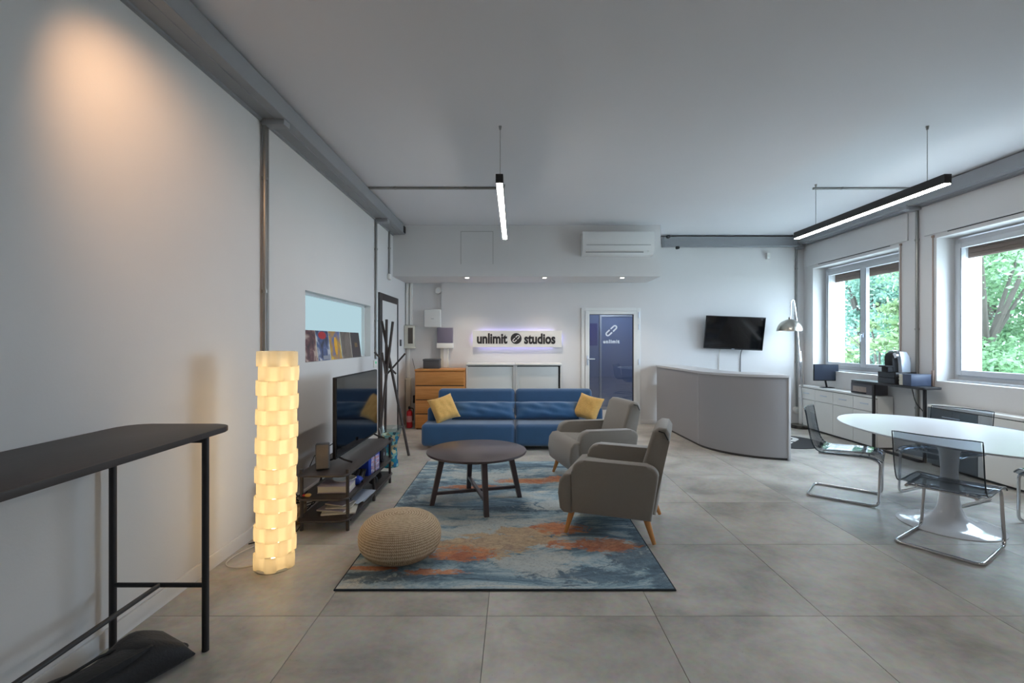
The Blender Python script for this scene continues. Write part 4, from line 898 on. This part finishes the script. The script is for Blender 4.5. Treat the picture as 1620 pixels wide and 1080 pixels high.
# ------------------------------------------------------------------ rug
def rug():
    t = thing('area_rug', 'abstract blue, grey and rust patterned rug under the coffee table', 'rug', (-.06, 4.31, 0))
    m = bpy.data.materials.new('abstract_rug'); m.use_nodes = True; nt = m.node_tree; b = nt.nodes['Principled BSDF']; b.inputs['Roughness'].default_value = .95; b.inputs['Sheen Weight'].default_value = .2; b.inputs['Specular IOR Level'].default_value = .15
    g = nt.nodes.new('ShaderNodeNewGeometry'); P = g.outputs['Position']
    def noise(scale, detail=8, dist=0, sc_=(1, 1, 1), off=(0, 0, 0), rough=.6):
        mp = nt.nodes.new('ShaderNodeMapping'); mp.inputs['Scale'].default_value = sc_; mp.inputs['Location'].default_value = off
        n = nt.nodes.new('ShaderNodeTexNoise'); n.inputs['Scale'].default_value = scale; n.inputs['Detail'].default_value = detail; n.inputs['Distortion'].default_value = dist; n.inputs['Roughness'].default_value = rough
        nt.links.new(P, mp.inputs[0]); nt.links.new(mp.outputs[0], n.inputs['Vector']); return n.outputs['Fac']
    def mth(op, a, b_=None, clamp=False):
        n = nt.nodes.new('ShaderNodeMath'); n.operation = op; n.use_clamp = clamp
        for i, v in enumerate((a, b_)):
            if v is None: continue
            if isinstance(v, (int, float)): n.inputs[i].default_value = v
            else: nt.links.new(v, n.inputs[i])
        return n.outputs[0]
    def ramp(f, stops):
        r = nt.nodes.new('ShaderNodeValToRGB'); el = r.color_ramp.elements
        while len(el) < len(stops): el.new(.5)
        for e, (p, c) in zip(el, stops): e.position = p; e.color = c
        nt.links.new(f, r.inputs[0]); return r.outputs[0]
    def mixc(f, a, b_):
        x = nt.nodes.new('ShaderNodeMix'); x.data_type = 'RGBA'; nt.links.new(f, x.inputs['Factor']); nt.links.new(a, x.inputs['A'])
        if isinstance(b_, tuple): x.inputs['B'].default_value = b_
        else: nt.links.new(b_, x.inputs['B'])
        return x.outputs['Result']
    sp = nt.nodes.new('ShaderNodeSeparateXYZ'); nt.links.new(P, sp.inputs[0])
    wob = noise(4.5, 12, 1.2, (1, 1.6, 1), rough=.74); wob2 = noise(7, 12, 1.5, (.8, 1.5, 1), off=(7, 3, 0), rough=.78)
    def blob(cx, cy, rx, ry, soft=1.0):
        dx = mth('DIVIDE', mth('SUBTRACT', sp.outputs[0], cx), rx); dy = mth('DIVIDE', mth('SUBTRACT', sp.outputs[1], cy), ry)
        d = mth('ADD', mth('MULTIPLY', dx, dx), mth('MULTIPLY', dy, dy))
        return mth('SUBTRACT', 1.0, d)
    def blobs(lst):
        o = None
        for q in lst:
            v = blob(*q); o = v if o is None else mth('MAXIMUM', o, v)
        return o
    def mask(bl, nz, gain=6, bias=-.15, namp=3.0):
        v = mth('ADD', mth('MULTIPLY', bl, 1.0), mth('MULTIPLY', mth('SUBTRACT', nz, .5), namp)); v = mth('MULTIPLY', mth('ADD', v, bias), gain, True); return mth('MINIMUM', v, 1.0)
    base = ramp(noise(2.0, 14, 1.4, (.6, 1.7, 1), rough=.72), [(.36, srgb(72, 94, 112)), (.45, srgb(114, 144, 162)), (.52, srgb(162, 184, 194)), (.58, srgb(192, 200, 198)), (.68, srgb(220, 212, 196))])
    slate = mask(blobs([(.45, 2.97, .50, .14), (-.75, 2.95, .45, .10), (.78, 3.25, .22, .30), (.1, 4.15, .7, .10), (-.3, 5.55, .8, .18), (-.97, 4.2, .10, 1.2), (.90, 3.0, .09, 1.0)]), wob2, 3, -.35, 5.5)
    col = mixc(mth('MULTIPLY', slate, .85), base, ramp(wob, [(.4, srgb(62, 82, 100)), (.62, srgb(96, 122, 140))]))
    pale = mask(blobs([(-.15, 3.72, .65, .28), (-.35, 5.2, .65, .20), (.15, 3.15, .35, .22), (-.6, 4.45, .4, .2), (.35, 4.25, .4, .2)]), wob, 3, -.3, 5.0)
    col = mixc(mth('MULTIPLY', pale, .75), col, srgb(196, 200, 196))
    gold = mask(blobs([(-.25, 3.38, .36, .17), (.12, 3.66, .3, .15), (-.05, 3.5, .45, .14), (.2, 5.02, .35, .10)]), wob, 4, -.1, 5.0)
    col = mixc(mth('MULTIPLY', gold, .8), col, ramp(wob2, [(.4, srgb(176, 138, 104)), (.6, srgb(214, 184, 138))]))
    rust = mask(blobs([(.36, 3.74, .24, .13), (.63, 3.42, .26, .14), (.36, 3.42, .16, .08), (-.38, 3.28, .26, .13), (-.42, 4.78, .40, .08), (.15, 4.98, .40, .085), (.43, 5.05, .15, .12), (-.92, 3.07, .16, .04), (-.52, 3.02, .24, .045)]), wob2, 5, -.25, 6.5)
    col = mixc(mth('MULTIPLY', rust, .9), col, ramp(wob, [(.4, srgb(184, 104, 66)), (.6, srgb(222, 150, 104))]))
    fine = noise(55, 6, 0, rough=.7)
    dark = ramp(fine, [(.36, (.45, .46, .48, 1)), (.5, (1, 1, 1, 1))])
    mu = nt.nodes.new('ShaderNodeMix'); mu.data_type = 'RGBA'; mu.blend_type = 'MULTIPLY'; mu.inputs['Factor'].default_value = .5
    nt.links.new(col, mu.inputs['A']); nt.links.new(dark, mu.inputs['B']); nt.links.new(mu.outputs['Result'], b.inputs['Base Color'])
    bp = nt.nodes.new('ShaderNodeBump'); bp.inputs['Strength'].default_value = .3; bp.inputs['Distance'].default_value = .004; nt.links.new(noise(220, 3), bp.inputs['Height']); nt.links.new(bp.outputs[0], b.inputs['Normal'])
    B('pile', (0, 0, .0065), (1.99, 2.99, .011), m, t)
    mb = MB().tube([(-1, -1.5, .006), (1, -1.5, .006), (1, 1.5, .006), (-1, 1.5, .006)], .0065, 6, True)
    mb.build('edge_binding', mat('rug_binding', srgb(52, 60, 70), .9, var=.1), t)
rug()
# ================================================================== DINING SET
t = thing('dining_table', 'white oval pedestal dining table by the windows', 'table', (3.47, 3.83, 0))
MB().lathe([(.2, .718), (.95, .722), (.99, .730), (1.0, .737), (.995, .742), (.2, .743), (.01, .743)], 80, Matrix.Diagonal((.62, .97, 1, 1))).build('tabletop', 'satin_white', t, 20)
MB().lathe([(.335, 0), (.337, .006), (.325, .013), (.25, .026), (.16, .045), (.10, .085), (.072, .15), (.058, .28), (.055, .45), (.065, .58), (.10, .67), (.18, .715)], 64).build('pedestal', 'gloss_white', t, 50)
def dining_chair(label, loc, fwd):
    t = thing('cantilever_chair', label, 'chair', (loc[0], loc[1], 0), math.atan2(fwd[1], fwd[0]), 'smoke transparent cantilever chairs')
    path = [(-.18, .19, .412), (.20, .205, .425), (.285, .215, .40), (.275, .235, .0125), (-.27, .235, .0125), (-.27, -.235, .0125), (.275, -.235, .0125), (.285, -.215, .40), (.20, -.205, .425), (-.18, -.19, .412)]
    MB().tube(fillet(path, .055, 6), .0115, 12).build('frame', 'chrome', t, 60)
    for x in (-.15, .14): MB().cyl((x, -.195, .414), (x, .195, .414), .009, seg=10).build('crossbar', 'chrome', t)
    prof = [(.30, .405), (.27, .432), (.20, .442), (.08, .440), (-.05, .432), (-.14, .430), (-.195, .448), (-.225, .50), (-.245, .58), (-.262, .68), (-.275, .77), (-.285, .815)]
    prof = [tuple(p)[:2] for p in fillet([Vector((x, z, 0)) for x, z in prof], .03, 2)]
    bm = bmesh.new(); nv = 14; rows = []; n = len(prof)
    for i, (x, z) in enumerate(prof):
        tt = i/(n-1); hw = .245 if tt < .6 else .245-.012*(tt-.6)/.4; row = []
        isb = max(0, min(1, (z-.44)/.15))
        for j in range(nv+1):
            v = 2*j/nv-1; c_ = 1-v*v
            row.append(bm.verts.new((x-.035*isb*c_, v*hw, z-.014*(1-isb)*c_)))
        rows.append(row)
    for A, Bq in zip(rows, rows[1:]):
        for j in range(nv): bm.faces.new((A[j], A[j+1], Bq[j+1], Bq[j]))
    bmesh.ops.recalc_face_normals(bm, faces=bm.faces[:])
    bmesh.ops.solidify(bm, geom=bm.faces[:], thickness=.006)
    mb = MB(); mb.bm.free(); mb.bm = bm; mb.build('shell', 'smoke', t, 50)
    # darker edge bead of the shell
    edge = [(x, -.245+.0, z) for x, z in prof]
    edge = [(x, -.243, z-.003) for x, z in prof]+[(prof[-1][0]-.035*(1-(v/.235)**2), v, prof[-1][1]) for v in [-.2+.04*k for k in range(11)]]+[(x, .243, z-.003) for x, z in prof[::-1]]
    MB().tube(edge, .0042, 6).build('shell_edge', 'smokeedge', t, 60)
    for x in (-.15, .14):
        for y in (-.14, .14): MB().cyl((x, y, .412), (x, y, .434), .010, seg=10).build('bolt', 'chrome', t)
    return t
dining_chair('smoke transparent chair at the far tip of the oval table beside the desk', (3.13, 4.56), (.766, -.643))
dining_chair('smoke transparent chair nearest the camera with its back to it', (3.12, 3.45), (.833, .553))
dining_chair('smoke transparent chair across the oval table by the cabinets', (4.06, 4.53), (-.9, -.38))
dining_chair('smoke transparent chair cut off by the frame edge', (4.28, 3.58), (-.97, .24))
# ================================================================== WINDOW SIDE CABINETS AND DEVICES
def sideboard(label, y0, y1, xf, bays, greyfirst):
    xb = XR-.018; t = thing('sideboard', label, 'cabinet', (0, 0, 0), group='low cabinets under the windows')
    B('carcass', ((xf+xb)/2+.006, (y0+y1)/2, .36), (xb-xf-.012, y1-y0, .66), 'white', t); B('top', ((xf+xb)/2, (y0+y1)/2, .705), (xb-xf, y1-y0+.006, .03), 'white', t, .002)
    B('plinth', ((xf+xb)/2+.02, (y0+y1)/2, .015), (xb-xf-.04, y1-y0-.02, .03), 'plinth', t)
    B('painted_gap_shade', (xf+.006, (y0+y1)/2, .6865), (.008, y1-y0-.002, .008), 'matte', t)  # dark strip painted in for the shade under the top
    w_ = (y1-y0)/bays
    for q in range(bays):
        yc = y1-(q+.5)*w_; gm = 'greydoor' if (greyfirst and q == 0) else 'white'
        d_ = B('drawer', (xf, yc, .592), (.018, w_-.006, .178), gm, t, .002, 1)
        B('handle', (xf-.012, yc, .60), (.008, w_*.35, .012), 'silver', d_, .002)
        B('door', (xf, yc, .263), (.018, w_-.006, .462), gm, t, .002, 1)
M['greydoor'] = mat('grey_front', srgb(104, 112, 118), .45, var=.03)
sideboard('white low sideboard under the casement window holding the monitor', 6.466, 8.235, 4.88, 4, False)
sideboard('white low sideboard with grey end front under the wide window', 3.2, 5.69, 4.90, 4, True)
t = thing('monitor', 'small black computer monitor on the white sideboard', 'monitor', (5.0, 7.68, .7205), math.radians(-6))
MB().box((0, 0, .006), (.18, .11, .010), .004).build('base', 'matte', t); MB().cyl((0, .01, .01), (-.02, .02, .13), .014, .014).build('stand', 'matte', t)
B('panel', (-.02, .0, .245), (.375, .03, .265), 'matte', t, .006); B('screen', (-.02, -.0165, .248), (.355, .003, .24), mat('monitor_screen', srgb(58, 66, 82), .25, var=.03), t)
t = thing('printer', 'grey printer on the sideboard beneath the console table', 'printer', (4.99, 6.76, .7205))
B('body', (0, 0, .077), (.22, .42, .15), 'printer', t, .01, 2); B('lid', (0, 0, .155), (.215, .41, .008), 'black', t, .002)
B('output_slot', (-.111, .03, .07), (.004, .26, .075), mat('slot_beige', srgb(176, 160, 150), .6, var=.2, vscale=25), t); B('paper_tray', (-.118, .03, .022), (.03, .26, .012), 'matte', t, .002)
t = thing('desk_organiser', 'black glossy drawer box under the coffee machine', 'box', (4.955, 6.22, .9175))
B('body', (0, 0, .077), (.27, .30, .152), 'black', t, .004)
for q in range(2): B('drawer', (-.137, 0, .042+.072*q), (.006, .285, .066), mat('gloss_black%d' % q, srgb(24, 25, 30), .15, var=.05), t, .002, 1)
t = thing('capsule_box', 'slate blue box on the near end of the console table', 'box', (4.945, 5.90, .9175))
B('body', (0, 0, .070), (.245, .13, .138), 'steelblue', t, .004); B('lid', (0, 0, .141), (.25, .135, .008), 'steelblue', t, .002)
t = thing('paper_cups', 'short stack of pale capsule sleeves between the two table boxes', 'cups', (4.862, 6.017, .9175))
for q in range(3): MB().cyl((0, 0, .002+.045*q), (0, 0, .045+.045*q), .030, .036, 20).build('cup', 'cream', t)
t = thing('coffee_machine', 'black and silver capsule coffee machine', 'coffee machine', (4.905, 6.12, 1.0705), math.radians(0))
MXY = Matrix(((1, 0, 0, 0), (0, 0, 1, 0), (0, 1, 0, 0), (0, 0, 0, 1)))
bodyp = [(-.075, 0), (.05, 0), (.05, .235), (.02, .262), (-.03, .262), (-.075, .235), (-.095, .19), (-.085, .09)]
MB().prism(bodyp, .0, .13, .012, 3, m=MXY).build('body', 'matte', t, 40)
sv = [(-.012, 0), (.105, 0), (.105, .12), (.09, .20), (.055, .258), (-.04, .266), (-.035, .25), (-.012, .18), (-.004, .10)]
MB().prism(sv, -.055, .0, .008, 2, m=MXY).build('side_shell', 'silver', t, 40)
MB().cyl((-.075, -.02, .215), (-.05, -.02, .215), .034).build('knob', 'chrome', t)
MB().box((-.12, .06, .075), (.11, .12, .022), .006).box((-.10, .06, .032), (.08, .11, .064), .006).build('drip_tray', 'matte', t)
MB().box((.125, .04, .10), (.03, .12, .18), .01).build('water_tank', glass('tank_clear', (.85, .9, .94, 1), 1.2), t)
MB().tube([(-.03, -.03, .27), (-.06, .02, .275), (-.05, .10, .27)], .008, 8).build('lever', 'chrome', t)
t = thing('power_lead', 'black lead hanging under the console table', 'cable', (4.93, 5.90, .0))
MB().tube(fillet([(-.02, .03, .885), (0, 0, .70), (.06, -.06, .60), (.08, -.09, .40), (.07, -.08, .30)], .08), .0045, 6).build('flex', 'matte', t); MB().box((.07, -.08, .28), (.03, .03, .05), .006).build('plug', 'matte', t)
